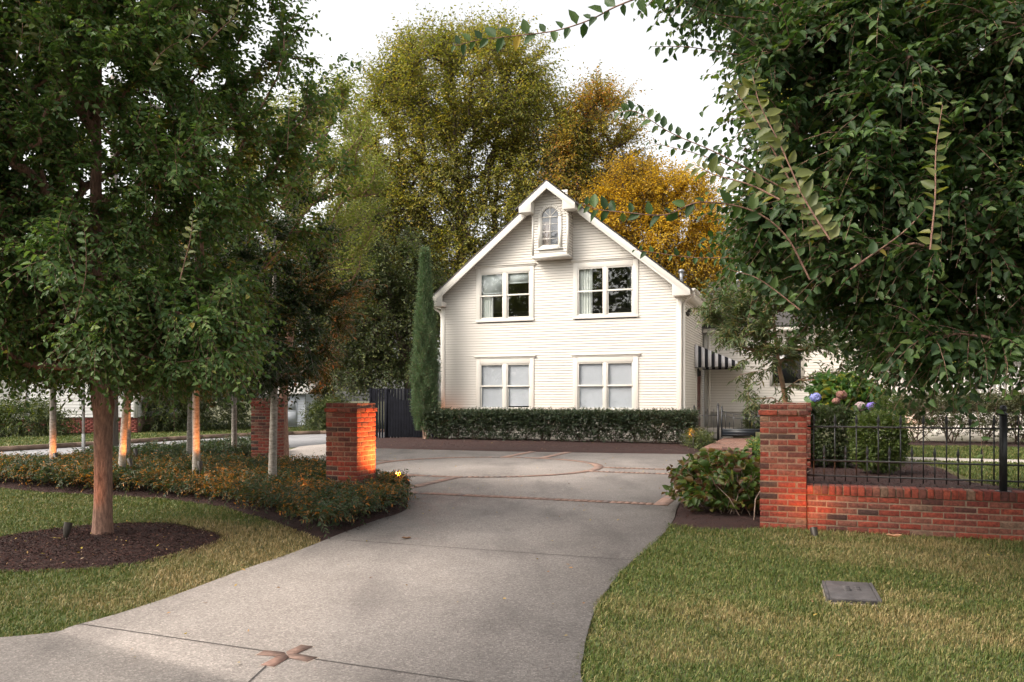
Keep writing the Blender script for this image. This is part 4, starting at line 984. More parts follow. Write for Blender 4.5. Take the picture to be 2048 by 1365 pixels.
def skeleton(trunk, targets, step=.45, share=.35, tip=.006, power=.5, rmax=None, seed=0):
    """trunk: list of (x,y,z,r); grows limbs to the targets; returns tube paths [(pts, radii)] and ends"""
    pos = [np.array(p[:3], float) for p in trunk]; par = [-1] + list(range(len(trunk) - 1)); plen = [0.0]
    for i in range(1, len(pos)): plen.append(plen[-1] + np.linalg.norm(pos[i] - pos[i - 1]))
    nt = len(pos); T = np.asarray(targets); top = pos[-1]
    order = np.argsort(np.linalg.norm(T - pos[nt // 2], axis=1)); chains = []
    i0 = max(1, int(nt * .35))
    for k in order:
        t = T[k]; A = np.array(pos[i0:]); pl = np.array(plen[i0:])
        cost = np.linalg.norm(A - t, axis=1) + share * pl + .5 * np.maximum(A[:, 2] - t[2], 0)
        j = int(np.argmin(cost)) + i0
        a = pos[j]; L = np.linalg.norm(t - a)
        if L < .02: continue
        pd = (a - pos[par[j]]) if par[j] >= 0 else np.array([0, 0, 1.0]); pd = pd / (np.linalg.norm(pd) + 1e-9)
        c = a + pd * L * .25 + (t - a) * .25 + RNG.normal(0, .035 * L, 3)
        n = max(2, int(L / step)); ch = [j]; pj = j
        for s in range(1, n + 1):
            q = s / n; p = (1 - q) ** 2 * a + 2 * q * (1 - q) * c + q * q * t
            pos.append(p); par.append(pj); plen.append(plen[pj] + np.linalg.norm(p - pos[pj])); pj = len(pos) - 1; ch.append(pj)
        chains.append(ch)
    cnt = np.zeros(len(pos)); 
    for ch in chains: cnt[ch[-1]] += 1
    for i in range(len(pos) - 1, 0, -1): cnt[par[i]] += cnt[i]
    rad = tip * np.maximum(cnt, 1) ** power
    for i, p in enumerate(trunk): rad[i] = p[3]
    if rmax: rad[nt:] = np.minimum(rad[nt:], rmax)
    paths = []
    for ch in chains:
        r = rad[ch].copy(); r[0] = min(r[0], r[1] * 1.4); paths.append((np.array([pos[i] for i in ch]), r))
    return paths
def ell_targets(c, r, n, shell=.55, zmin=None):
    out = []; c, r = np.array(c, float), np.array(r, float)
    while len(out) < n:
        d = rdir(1)[0]; q = c + d * r * (shell + (1 - shell) * RNG.uniform() ** .6) * (1 + .16 * math.sin(d[0] * 7 + d[1] * 5 + d[2] * 6))
        if zmin is None or q[2] > zmin: out.append(q)
    return np.array(out)
def px_targets(poly, y0, y1, n):
    poly = np.array(poly, float); lo, hi = poly.min(0), poly.max(0); out = []
    while len(out) < n:
        p = RNG.uniform(lo, hi, (n * 3, 2)); p = p[inpoly(p[:, 0], p[:, 1], poly)]
        out += [pp(a, b, RNG.uniform(y0, y1)) for a, b in p]
    return np.array(out[:n])
def tree(name, label, cat, trunk, targets, bark, leaf, tw=10, K=9, tlen=.5, leafL=.08, leafW=.045, droop=.25, axis=None, step=.45, tip=.006, power=.5, rmax=None, share=.35,
         group=None, berries=0, sides=8, up=.25, twr=.003, extra=None, outw=.8, trunk_rough=0, spread=.85):
    base = np.array(trunk[0][:3]); root = thing(name, label, cat, base, 0, group)
    targets = np.asarray(targets)
    tr = smooth_path(trunk, 4); g = Geo()
    paths = skeleton([tuple(p) for p in tr], targets, step, share, tip, power, rmax)
    if trunk_rough:
        tr = smooth_path(tr, 6); S = 30; g0 = Geo(); g0.tube(tr[:, :3] - base, tr[:, 3], S, cap=False); v = g0.v[0].reshape(len(tr), S, 3); c = (tr[:, :3] - base)[:, None]
        an = np.arange(S) / S * 6.2832; zz = tr[:, 2][:, None]
        k = 1 + trunk_rough * (.55 * np.sin(5 * an + .9 * zz) + .4 * np.sin(11 * an - 2.3 * zz + 1) + .35 * np.sin(17 * an + 4 * np.sin(3 * zz)) + .25 * np.sin(9 * zz + 3 * an)) + .22 * np.exp(-np.maximum(zz, 0) / .10) * (.6 + .4 * np.sin(4 * an + 1))
        g0.v[0] = (c + (v - c) * k[..., None]).reshape(-1, 3); g.add(g0.v[0], g0.f[0][0], 0)
    else: g.tube(tr[:, :3] - base, tr[:, 3], max(sides, 10), cap=False)
    for P, r in paths: g.tube(P - base, r, 5 if r.max() < .03 else sides, cap=False)
    g.build('trunk', bark, root, smooth=True)
    g = Geo(); ax = np.mean(targets, axis=0) if axis is None else np.array(axis)
    org, dd = [], []
    for P, r in paths:
        k = max(1, len(P) // 2); m = tw
        i = RNG.integers(k, len(P), m); f = RNG.uniform(0, 1, m)[:, None]
        o = P[i] * f + P[i - 1] * (1 - f)
        out = o - ax; out /= np.linalg.norm(out, axis=1)[:, None] + 1e-9
        bd = P[-1] - P[-2]; bd = bd / (np.linalg.norm(bd) + 1e-9)
        d = out * outw + bd * .5 + rdir(m) * .95 + np.array([0, 0, up])
        org.append(o); dd.append(d)
    org, dd = np.concatenate(org) - base, np.concatenate(dd)
    sprays(g, org, dd, RNG.uniform(.55, 1.25, len(org)) * tlen, K, leafL, leafW, droop, 0, 1, twr, spread=spread)
    if extra: extra(g, base)
    if berries:
        k = RNG.integers(0, len(org), berries)
        for q in range(6):
            c = org[k] + dd[k] / np.linalg.norm(dd[k], axis=1)[:, None] * (tlen * .5) + RNG.normal(0, .035, (berries, 3))
            s = .006; off = np.array([[1, 0, 0], [0, 1, 0], [-1, 0, 0], [0, -1, 0], [0, 0, 1], [0, 0, -1]]) * s
            v = (c[:, None] + off[None]).reshape(-1, 3); i = np.arange(berries)[:, None] * 6
            fa = np.concatenate([i + np.array([f]) for f in ([0, 1, 4], [1, 2, 4], [2, 3, 4], [3, 0, 4], [1, 0, 5], [2, 1, 5], [3, 2, 5], [0, 3, 5])], 0)
            g.add(v, fa, 3)
    g.build('crown', [leaf, bark, L_SHOOT, BERRY], root)
    return root
def whip(g, base, pts, K, leafL, leafW, mat=2, r=.006):     # a long arching shoot with leaves in two ranks
    P = smooth_path(pts, 8) - base; n = len(P)
    g.tube(P, np.linspace(r, r * .35, n), 5, 1, cap=False)
    s = np.linspace(0, n - 1.001, K * 2); i = s.astype(int); f = (s - i)[:, None]; pos = P[i] * (1 - f) + P[i + 1] * f
    tan = P[i + 1] - P[i]; tan /= np.linalg.norm(tan, axis=1)[:, None]
    view = np.array([-.1, -1, -.15]); side = np.cross(tan, view); side /= np.linalg.norm(side, axis=1)[:, None]
    sg = np.where(np.arange(K * 2) % 2 == 0, 1, -1)[:, None]
    ld = tan * .5 + side * sg * .9 + RNG.normal(0, .27, (K * 2, 3)) + np.array([0, 0, .1])
    sz = RNG.uniform(.75, 1.3, K * 2) * np.where(s > n * .9, .7, 1)
    g.leaves(pos, ld, np.cross(side, tan) * .6 + np.array([0, -.4, .6]) + RNG.normal(0, .35, (K * 2, 3)), leafL * sz, leafW * sz, .22, .2, mat)

# --- foreground tree on the left, in its mulch ring
tx, ty = TREE0[0], TREE0[1]
tg = [q for q in ell_targets((tx - .35, ty, 4.7), (2.15, 2.1, 3.7), 1050, .3, 1.9)]
tg = [q for q in tg if not (q[1] < ty - .1 and abs(q[0] - tx) < .42 and 1.6 < q[2] < 4.6) and not (math.hypot(q[0] - tx, q[1] - ty) < .6 and q[2] < 3.2)]
low = [pp(x, y, RNG.uniform(7.2, 9.6)) for x, y in zip(RNG.uniform(-60, 490, 190), RNG.uniform(550, 738, 190))]
low = [q for q in low if abs(q[0] - tx) > .35 or q[1] > ty]
edge = [pp(x, y, RNG.uniform(8.2, 9.6)) for x, y in [(600, 60), (620, 120), (640, 200), (600, 260), (650, 300), (690, 330), (560, 330), (520, 400), (600, 440), (640, 470), (560, 500), (480, 540), (430, 610), (470, 640)]]
def left_whips(g, base):
    W = lambda pts, Y, K, L=.075, m=0: whip(g, base, [pp(x, y, Y) for x, y in pts], K, L, L * .55, m, .005)
    W([(150, 640), (170, 560), (172, 500), (168, 455)], 7.0, 9, .085, 0)
    W([(30, 130), (45, 60), (38, 0), (30, -60)], 7.2, 9, .095, 2); W([(78, 110), (85, 40), (100, -20)], 7.2, 8, .09, 2)
    W([(400, 100), (440, 60), (470, 30), (480, -10)], 7.4, 9, .08, 2)
    W([(575, 300), (578, 200), (572, 120), (590, 60)], 8.5, 14, .075, 0); W([(560, 60), (600, 20), (620, -20)], 8.4, 8)
    W([(590, 240), (630, 180), (670, 135), (690, 110)], 8.8, 13, .07, 0); W([(600, 260), (660, 180), (700, 140), (722, 133)], 9.0, 12, .065, 0)
    W([(570, 400), (620, 300), (640, 230), (655, 190)], 8.8, 13, .07, 0); W([(300, 140), (330, 100), (380, 70), (395, 20)], 7.0, 9, .08, 2)
    W([(360, 560), (380, 480), (385, 440)], 7.0, 7, .07, 2)
tree('street_tree', 'large leafy tree with reddish trunk in a round mulch ring, left foreground', 'tree',
     [(tx, ty, -.04, .115), (tx, ty, .06, .095), (tx + .005, ty, .6, .088), (tx + .005, ty, 1.2, .092), (tx + .0, ty, 1.42, .11), (tx - .03, ty, 1.75, .085), (tx - .06, ty, 2.8, .066), (tx - .08, ty + .03, 4.2, .05), (tx - .05, ty + .05, 6.0, .03)],
     tg + low + edge + [pp(x, y, RNG.uniform(7.0, 9.4)) for x, y in zip(RNG.uniform(-140, 170, 170), RNG.uniform(20, 560, 170))], BARK, L_NEAR, tw=15, K=10, tlen=.42, leafL=.079, leafW=.045, droop=.25, axis=(tx, ty, 3.6), tip=.0052, rmax=.062, share=.28, berries=520, extra=left_whips, up=.1, trunk_rough=.06)

# --- foreground tree on the right: trunk beyond the frame, branches reach in
bx, by = 5.9, 6.9
poly = [(1330, -60), (1420, 20), (1480, 90), (1530, 190), (1545, 330), (1480, 430), (1490, 475), (1580, 545), (1680, 610), (1750, 690), (1800, 718), (1940, 722), (2030, 690), (2120, 640), (2300, 470), (2300, -80)]
tg = px_targets(poly, 5.2, 8.4, 760)
def hole(q):
    x, y = CX + q[0] / q[1] * F, HY - (q[2] - H) / q[1] * F
    return (1950 < x < 2090 and 535 < y < 635 and RNG.uniform() < .9) or (1690 < x < 1740 and 330 < y < 370)
tg = [q for q in tg if not hole(q)]
up_ = list(ell_targets((bx + .2, by, 6.3), (3.2, 2.3, 2.2), 200, .4))
up_ = [q for q in up_ if HY - (q[2] - H) / q[1] * F < 60]
def right_whips(g, base):
    W = lambda pts, Y, K, L=.075, m=0: whip(g, base, [pp(x, y, Y + .25 * i / len(pts)) for i, (x, y) in enumerate(pts)], K, L, L * .58, m, .006)
    W([(1500, -60), (1330, -20), (1240, 10), (1180, 40), (1110, 62), (1030, 72), (960, 80), (910, 92)], 4.6, 17, .082)
    W([(1620, 560), (1570, 470), (1500, 420), (1400, 405), (1330, 430), (1250, 425), (1200, 420), (1165, 408)], 4.6, 15, .085)
    W([(1640, 420), (1500, 340), (1420, 300), (1340, 265), (1275, 225), (1240, 225)], 5.2, 24, .07)
    W([(1640, 420), (1500, 350), (1400, 310), (1300, 285)], 5.6, 13, .055)
    W([(1660, 480), (1610, 400), (1560, 290), (1520, 210), (1505, 150)], 4.3, 20, .085, 2)
    W([(1640, 470), (1590, 380), (1540, 290), (1490, 210), (1460, 170)], 4.4, 18, .085, 2)
    W([(1560, 400), (1500, 370), (1430, 350), (1390, 330)], 4.4, 9, .085, 2)
    W([(1860, 500), (1870, 400), (1872, 300), (1885, 210)], 4.6, 14, .08, 2)
    W([(1600, 120), (1480, 110), (1380, 95), (1305, 93)], 6.0, 16, .065); W([(1560, 560), (1480, 520), (1380, 515), (1270, 500)], 6.0, 14, .06)
    W([(1560, 40), (1440, 30), (1360, 0)], 5.6, 12, .07); W([(1620, 180), (1550, 130), (1470, 60), (1400, 20)], 5.8, 14, .07)
    W([(1700, 540), (1800, 470), (1850, 420)], 4.6, 8, .08); W([(1600, 620), (1520, 560), (1460, 540)], 5.4, 10, .075)
tree('street_tree', 'dark leafy tree whose branches hang into the frame from the right', 'tree',
     [(bx, by, -.04, .17), (bx, by, .3, .15), (bx - .03, by, 1.2, .135), (bx - .1, by, 2.0, .11), (bx - .1, by + .05, 3.3, .08), (bx, by, 5.0, .05), (bx, by, 6.8, .03)],
     tg + up_ + list(ell_targets((bx + 1.75, by + .1, 4.3), (1.9, 2.1, 2.1), 260, .35, 2.3)), BARK, L_RIGHT, tw=15, K=10, tlen=.44, leafL=.088, leafW=.05, droop=.32, axis=(bx - .3, by, 3.0), tip=.0052, rmax=.06, share=.25, berries=260, extra=right_whips, up=-.05)

# --- grove of slim pale-barked evergreens in the groundcover
grove = [(107, -8.55, 14.9, .060, .0, 'slim pale trunked evergreen at the left end of the groundcover bed'),
         (240, -6.35, 13.0, .055, .10, 'slim leaning evergreen with mottled trunk lit orange at its base, beside the big tree'),
         (250, -7.5, 15.6, .055, .02, 'slim evergreen with bright orange upper trunk behind the leaning one'),
         (378, -6.45, 16.0, .060, .03, 'slim evergreen with plain pale trunk just left of the orange lit trunk'),
         (393, -4.93, 12.5, .058, -.01, 'slim evergreen whose whole trunk glows orange in the groundcover'),
         (467, -6.25, 18.0, .060, .0, 'slim pale evergreen rising from the back groundcover bed'),
         (543, -3.52, 11.75, .058, .03, 'slim evergreen with grey trunk in front of the distant brick pillar')]
for i, (px, X, Y, r, ln, lab) in enumerate(grove):
    h = RNG.uniform(1.62, 1.78); cz = 3.0 + .02 * (Y - 12)
    tgt = ell_targets((X + ln, Y, cz), (1.25 if px != 543 else 1.15, 1.15, 1.5), 120, .4, 1.70)
    tree('slim_evergreen', lab, 'tree', [(X, Y, -.04, r * 1.15), (X + ln * .3, Y, .7, r), (X + ln, Y, h, r * .85), (X + ln, Y, 2.7, r * .6), (X + ln, Y, 3.8, r * .3)],
         tgt, PALEBARK, L_HOLLY, tw=26, K=9, tlen=.36, leafL=.085, leafW=.034, droop=.15, axis=(X + ln, Y, 2.8), tip=.005, rmax=.03, group='slim evergreens in the groundcover beds')
# lighter, wispy elm behind the grove
wx, wy = -5.6, 19.6
poly = [(500, 230), (600, 190), (690, 180), (735, 260), (760, 330), (770, 420), (740, 520), (700, 580), (600, 640), (480, 660), (430, 500), (470, 330)]
tree('elm_tree', 'light green feathery elm rising behind the slim evergreens', 'tree', [(wx, wy, -.03, .14), (wx, wy, 1.5, .11), (wx + .2, wy, 3.5, .09), (wx + .4, wy, 6.5, .04)],
     px_targets(poly, 17.6, 21.5, 260), BARK, L_WISPY, tw=15, K=9, tlen=.75, leafL=.095, leafW=.05, droop=.1, tip=.008, rmax=.06, up=.8, axis=(wx, wy, 3.0))

# --- small multi-stem tree with narrow leaves behind the right pillars
sx, sy = 5.15, 15.0
tgt = np.vstack([ell_targets((4.85, sy, 3.05), (1.02, 1.05, 1.1), 95, .35, 1.95), [pp(x, y, RNG.uniform(14.2, 15.6)) for x, y in [(1445, 640), (1670, 700), (1685, 720), (1675, 745), (1650, 690), (1690, 690), (1480, 750), (1500, 770), (1490, 720), (1640, 740), (1660, 760), (1600, 700), (1620, 640), (1500, 800), (1420, 620), (1430, 580)]]])
tree('ornamental_tree', 'small multi stemmed tree with narrow olive leaves behind the right brick pillars', 'tree', [(sx, sy, TZ - .4, .06), (sx, sy, .9, .055), (sx - .03, sy, 1.45, .05), (sx - .15, sy, 2.1, .035), (sx - .25, sy, 3.0, .02)],
     tgt, mat_bark('tan_bark', (.20, .12, .07), (.40, .27, .18), (8, 8, 5), .3), L_NARROW, tw=15, K=10, tlen=.40, leafL=.135, leafW=.032, droop=.15, axis=(sx - .2, sy, 2.2), tip=.006, rmax=.035, share=.15, up=.15, spread=.6)

# --- background trees
def bgtree(label, base, poly, y0, y1, n, leaf, tw=16, L=.17, tlen=1.3, bark=DARKBARK, r=.35, lean=0, name='background_tree', up=.2, K=8, group='trees behind the house', droop=.2, share=.3, Wf=.5, hf=1.0):
    X, Y = base; tg = px_targets(poly, y0, y1, n); zt = np.percentile(tg[:, 2], 85); cx = tg[:, 0].mean(); z0 = tg[:, 2].min()
    tree(name, label, 'tree', [(X, Y, -.05, r * 1.2), (X, Y, z0 * .5, r), (X + (cx - X) * .3, Y, (z0 + zt) / 2 * .8, r * .75), (X + (cx - X) * .8, Y, zt * .92, r * .25)], tg, bark, leaf,
         tw=tw, K=K, tlen=tlen, leafL=L, leafW=L * Wf, droop=droop, tip=.022, power=.45, rmax=r * .7, share=share, group=group, step=1.2, sides=6, up=up, twr=.008)
bgtree('tall spreading yellow green tree rising behind the left side of the white house', (-2.5, 42), [(680, 430), (700, 330), (730, 240), (760, 140), (830, 80), (930, 60), (1010, 65), (1085, 100), (1110, 190), (1160, 260), (1190, 380), (1100, 430), (980, 520), (880, 600), (760, 650), (690, 600)], 38.0, 46, 850, L_BIG, tw=22, L=.19, tlen=1.9)
bgtree('sparse rust tinted tree leaning up right of the house peak', (2.6, 40), [(1100, 340), (1120, 240), (1180, 180), (1230, 175), (1265, 230), (1280, 330), (1300, 420), (1180, 460), (1100, 420)], 37, 41.5, 190, L_RUST, tw=18, L=.16, tlen=1.6, r=.22)
bgtree('golden orange leafed tree behind the right roof slope', (7.2, 37), [(1190, 440), (1210, 370), (1260, 340), (1320, 330), (1390, 350), (1430, 420), (1450, 520), (1430, 590), (1350, 580), (1250, 500)], 35, 39.5, 260, L_GOLD, tw=24, L=.16, tlen=1.4, r=.25)
bgtree('dark green tree mass close behind the charcoal board fence', (-4.6, 37), [(640, 470), (720, 420), (800, 470), (870, 520), (880, 620), (850, 740), (760, 765), (660, 750), (640, 640)], 34, 40, 320, L_DARK, tw=28, L=.17, tlen=1.1, r=.3)
bgtree('dark tree across the street behind the white shed', (-12.0, 44), [(470, 620), (560, 560), (660, 560), (690, 700), (660, 790), (560, 800), (480, 790)], 41, 46, 200, L_DARK, tw=26, L=.2, tlen=1.2, r=.3, group='trees across the street')
bgtree('tall dark tree behind the neighbour house across the street', (-18, 43), [(60, 560), (200, 500), (330, 560), (440, 560), (460, 700), (420, 780), (250, 790), (80, 780), (-60, 700)], 40, 47, 280, L_DARK, tw=26, L=.22, tlen=1.4, r=.3, group='trees across the street')
bgtree('golden tree glimpsed through the left foreground branches', (-23, 56), [(290, 530), (310, 480), (370, 460), (430, 480), (460, 520), (430, 560), (340, 560)], 54, 59, 60, L_GOLD, tw=16, L=.26, tlen=1.4, r=.25, group='trees across the street')
bgtree('dark green tree behind the roof of the low wing', (16, 44), [(1480, 520), (1540, 440), (1640, 400), (1720, 420), (1740, 560), (1640, 640), (1500, 620)], 42, 47, 90, L_DARK, tw=16, L=.2, tlen=1.3, r=.28)

# --- shrubs and hedges
def blob(name, label, cat, n, fn, leaf, bark, L, W, K, tlen, stems, droop=.1, group=None, base=None, up=.5, spread=.85, tw_r=.002, curl=.15):
    """fn(n) -> points, outward directions; leafy sprays through the volume"""
    P, D = fn(n); base = P.mean(0) * [1, 1, 0] if base is None else np.asarray(base, float)
    root = thing(name, label, cat, base, 0, group)
    g = Geo(); D = D + rdir(n) * .8 + np.array([0, 0, up]) * .6
    sprays(g, P - base, D, RNG.uniform(.6, 1.3, n) * tlen, K, L, W, droop, 0, 1, tw_r, curl=curl, spread=spread); g.build('foliage', [leaf, bark], root)
    if len(stems):
        g = Geo()
        for a, b, r in stems:
            a, b = np.array(a) - base, np.array(b) - base; m = (a + b) / 2 + RNG.normal(0, .04, 3); g.tube(smooth_path([a, m, b], 3), np.linspace(r, r * .5, 7), 5, cap=False)
        g.build('stems', bark, root)
    return root
TWIG = mat_plain('twig_brown', (.10, .065, .05), .9, .3, 10)
TWIGP = mat_plain('twig_tan', (.26, .19, .15), .9, .3, 10)
def hedge_fn(u0, u1, v0, v1, z0, z1, gaps=True, frame=loc):
    def fn(n):
        m = n * 3; u = RNG.uniform(u0, u1, m); v = RNG.uniform(v0, v1, m); z = z0 + (z1 - z0) * RNG.uniform(0, 1, m) ** .75
        h = (z - z0) / (z1 - z0)
        top = z1 - .03 + .03 * fnoise(u, v, 3.2); z = np.minimum(z, top)
        keep = np.ones(m, bool)
        if gaps: keep = (h > .62 + .25 * fnoise(u, v * 0, 2.6)) | (RNG.uniform(0, 1, m) < np.clip(.32 + .68 * h, 0, 1) * np.clip(.7 + .5 * fnoise(u, h * 2 + 0 * u, 3.4), .08, 1))
        u, v, z = u[keep][:n], v[keep][:n], z[keep][:n]
        P = np.array([frame(a, b, c) for a, b, c in zip(u, v, z)])
        nn = len(P)
        if nn < n: P = P[RNG.integers(0, nn, n)] + RNG.normal(0, .01, (n, 3)); v = np.resize(v, n); u = np.resize(u, n)
        cu, cv = (u0 + u1) / 2, (v0 + v1) / 2
        d = np.stack([ST * (v - cv) / (v1 - v0) * 2, CT * (v - cv) / (v1 - v0) * 2, np.full(n, .35)], 1)
        return P, d
    return fn
stems = []
for u in np.arange(.4, 8.9, .62):
    for k in range(5):
        stems.append((loc(u + RNG.normal(0, .05), -1.02 + RNG.normal(0, .05), .02), loc(u + RNG.normal(0, .22), -1.0 + RNG.normal(0, .15), RNG.uniform(.5, .8)), .014))
blob('clipped_hedge', 'long clipped dark hedge in front of the white clapboard house', 'hedge', 14000, hedge_fn(.0, 9.05, -1.4, -.62, .06, 1.02), L_HEDGE, TWIG, .055, .032, 8, .17, stems, group=None, base=loc(4.5, -1, 0))
blob('clipped_hedge', 'narrow block of clipped hedge to the right of the iron gate', 'hedge', 900, hedge_fn(11.05, 11.75, -3.2, -.3, .1, 1.0, False), L_HEDGE, TWIG, .055, .032, 8, .17, [], base=loc(11.4, -1.8, 0))
stems = []
for u in np.arange(14.6, 22, .7):
    for k in range(6): stems.append((loc(u + RNG.normal(0, .06), -5.4, TZ), loc(u + RNG.normal(0, .32), -5.4 + RNG.normal(0, .25), RNG.uniform(.95, 1.3)), .016))
blob('azalea_hedge', 'loose olive green hedge with bare stems in front of the porch', 'hedge', 7500, hedge_fn(14.2, 22.5, -6.0, -4.75, TZ + .12, 1.50), L_OLIVEHEDGE, TWIG, .06, .03, 8, .2, stems, base=loc(18, -5.4, TZ))
def ball_fn(c, r, shell=.75):
    c, r = np.array(c, float), np.array(r, float)
    def fn(n):
        d = rdir(n); k = (shell + (1 - shell) * RNG.uniform(0, 1, n)) * (1 + .06 * np.sin(d[:, 0] * 9 + d[:, 2] * 7))
        sq = np.sign(d) * np.abs(d) ** .8
        return c + sq * r * k[:, None], d * .9
    return fn
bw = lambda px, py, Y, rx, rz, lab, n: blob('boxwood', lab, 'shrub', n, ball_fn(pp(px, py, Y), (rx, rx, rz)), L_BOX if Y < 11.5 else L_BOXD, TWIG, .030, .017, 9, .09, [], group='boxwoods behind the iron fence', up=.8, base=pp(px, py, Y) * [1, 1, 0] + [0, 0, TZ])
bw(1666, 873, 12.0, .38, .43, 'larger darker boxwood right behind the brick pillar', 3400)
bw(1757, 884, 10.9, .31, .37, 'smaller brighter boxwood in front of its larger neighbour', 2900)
blob('boxwood', 'slim pointed boxwood sprig rising behind the smaller boxwood', 'shrub', 600, ball_fn(pp(1775, 850, 12.6), (.22, .2, .42)), L_BOX, TWIG, .034, .019, 9, .14, [], up=1.2, group='boxwoods behind the iron fence')
blob('round_shrub', 'small round dark shrub seen through the iron gate', 'shrub', 700, ball_fn(loc(10.6, 3.2, .72), (.42, .4, .42)), L_DARK, TWIG, .07, .025, 8, .2, [], up=.9)
def groundcover(name, label, poly, n, leaf, hgt, L, W, tl=.2, z=0):
    poly = np.asarray(poly)[:, :2]; lo, hi = poly.min(0), poly.max(0); m = n * 4
    x, y = RNG.uniform(lo[0], hi[0], m), RNG.uniform(lo[1], hi[1], m); k = inpoly(x, y, poly); x, y = x[k][:n], y[k][:n]; n = len(x)
    hh = hgt * (1 + .28 * fnoise(x, y, 3.2)) * RNG.uniform(.35, 1.0, n) ** .6
    P = np.stack([x, y, z + hh * .8], 1); D = rdir(n) * .9 + np.array([0, 0, .65])
    g = Geo(); sprays(g, P, D, RNG.uniform(.6, 1.3, n) * tl, 10, L, W, .3, 0, 1, .002, spread=.8)
    return tag(g.build(name, [leaf, TWIG]), label, 'groundcover', kind='stuff')
ci = front_bed[:, :2].mean(0)
fb = np.array([[p[0], p[1]] for p in front_bed]); 
def shrink(poly, d):                               # pull an outline inwards
    poly = np.asarray(poly)[:, :2]; n = len(poly); out = []
    A = .5 * sum(poly[i][0] * poly[(i + 1) % n][1] - poly[(i + 1) % n][0] * poly[i][1] for i in range(n)); s = 1 if A > 0 else -1
    for i in range(n):
        e = poly[(i + 1) % n] - poly[i - 1]; e = e / (np.linalg.norm(e) + 1e-9); out.append(poly[i] + s * d * np.array([-e[1], e[0]]))
    return np.array(out)
groundcover('groundcover', 'low groundcover shrubs with orange tips around the left brick pillar', shrink(fb, .03), 17500, L_NAND, .33, .062, .021, .2)
groundcover('groundcover', 'green groundcover bed by the street around the distant brick pillar', shrink(back_bed, .12), 3600, L_NAND2, .40, .07, .026, .22)
# hydrangeas
hy = thing('hydrangea_bush', 'sprawling hydrangea bush with reddish tinged leaves left of the right brick pillar', 'shrub', gp(1440, 1030))
b0 = np.array(hy.location)
g = Geo(); n = 330
c = np.array([2.68, 10.4, .27]); P = ball_fn(c, (.5, .75, .36), .45)(n)[0]; P = P[P[:, 2] > .08]
P2 = ball_fn(np.array([3.2, 11.3, .28]), (.5, .9, .36), .45)(260)[0]; P = np.vstack([P, P2[P2[:, 2] > .08], [pp(x, y, 10.2) for x, y in [(1380, 945), (1375, 960), (1385, 935), (1420, 925), (1430, 935), (1455, 920), (1480, 925), (1500, 930), (1470, 945), (1360, 990), (1352, 1000), (1410, 1020), (1440, 1030), (1465, 1030)]]])
sprays(g, P - b0, (P - [2.7, 10.4, .0]) * .9 + rdir(len(P)) * .6 + [0, 0, .5], .2, 7, .125, .08, .2, 0, 1, .004, fold=.18, curl=.3, spread=.9); g.build('foliage', [L_HYD, TWIGP], hy)
g = Geo()
for k in range(60):
    a = np.array([2.9 + RNG.normal(0, .22), 10.4 + RNG.normal(0, .4), .0]); g.tube([a - b0, a - b0 + [RNG.normal(0, .1), RNG.normal(0, .1), .25], a - b0 + [RNG.normal(0, .25), RNG.normal(0, .25), .55]], [.007, .006, .004], 4, cap=False)
g.build('stems', TWIGP, hy)
h2 = thing('hydrangea_bush', 'flowering hydrangea with blue and faded brown heads above the boxwoods', 'shrub', pp(1690, 850, 13.6) * [1, 1, 0] + [0, 0, TZ])
b0 = np.array(h2.location); g = Geo()
P = ball_fn(pp(1690, 800, 13.6), (.52, .45, .34), .4)(430)[0]; P = np.vstack([P, ball_fn(pp(1740, 830, 13.2), (.16, .2, .16), .4)(30)[0]])
sprays(g, P - b0, (P - pp(1690, 850, 13.6)) + rdir(len(P)) * .5 + [0, 0, .4], .2, 6, .15, .095, .2, 0, 1, .004, fold=.18, curl=.25); g.build('foliage', [L_HYD2, TWIG], h2)
g = Geo()
for k in range(14): a = np.array([RNG.normal(0, .15), RNG.normal(0, .15), -.3]); g.tube([a, a + [RNG.normal(0, .2), RNG.normal(0, .2), 1.0]], [.01, .006], 5, cap=False)
g.build('stems', TWIG, h2)
for (px, py, Y, r, m, lab) in [(1631, 795, 12.9, .085, FLOWER_B, 'pale blue flower head'), (1683, 790, 13.0, .085, FLOWER_D, 'dried brown flower head'), (1672, 803, 12.9, .062, FLOWER_D, 'small dried brown flower head'), (1721, 813, 12.9, .085, FLOWER_G, 'faded pinkish flower head'), (1743, 813, 12.8, .075, FLOWER_P, 'violet blue flower head')]:
    g = Geo(); cpt_ = pp(px, py, Y) - b0; nn = 150; d = rdir(nn)
    for k in range(4):
        a = RNG.uniform(0, 6.28, nn); t1 = np.cross(d, np.array([.3, .5, .8])); t1 /= np.linalg.norm(t1, axis=1)[:, None]; t2 = np.cross(d, t1)
        ld = t1 * np.cos(a + k * 1.57)[:, None] + t2 * np.sin(a + k * 1.57)[:, None]
        g.leaves(cpt_ + d * [r, r, r * .85] * RNG.uniform(.9, 1.05, (nn, 1)), ld, d, .022, .020, .05, .1)
    o = g.build('flower_head', m, h2); o['label'] = lab
# small plants by the step
blob('ferny_plant', 'low dark green plant at the left edge of the brick walk', 'plant', 420, ball_fn(loc(9.3, -2.4, .22), (.34, .9, .26), .3), L_DARK, TWIG, .07, .03, 7, .2, [], up=.6)
blob('ferny_plant', 'low bright green plant at the right edge of the brick walk', 'plant', 420, ball_fn(loc(11.25, -4.6, .18), (.3, .8, .22), .3), L_HYD2, TWIG, .07, .035, 7, .18, [], up=.6)
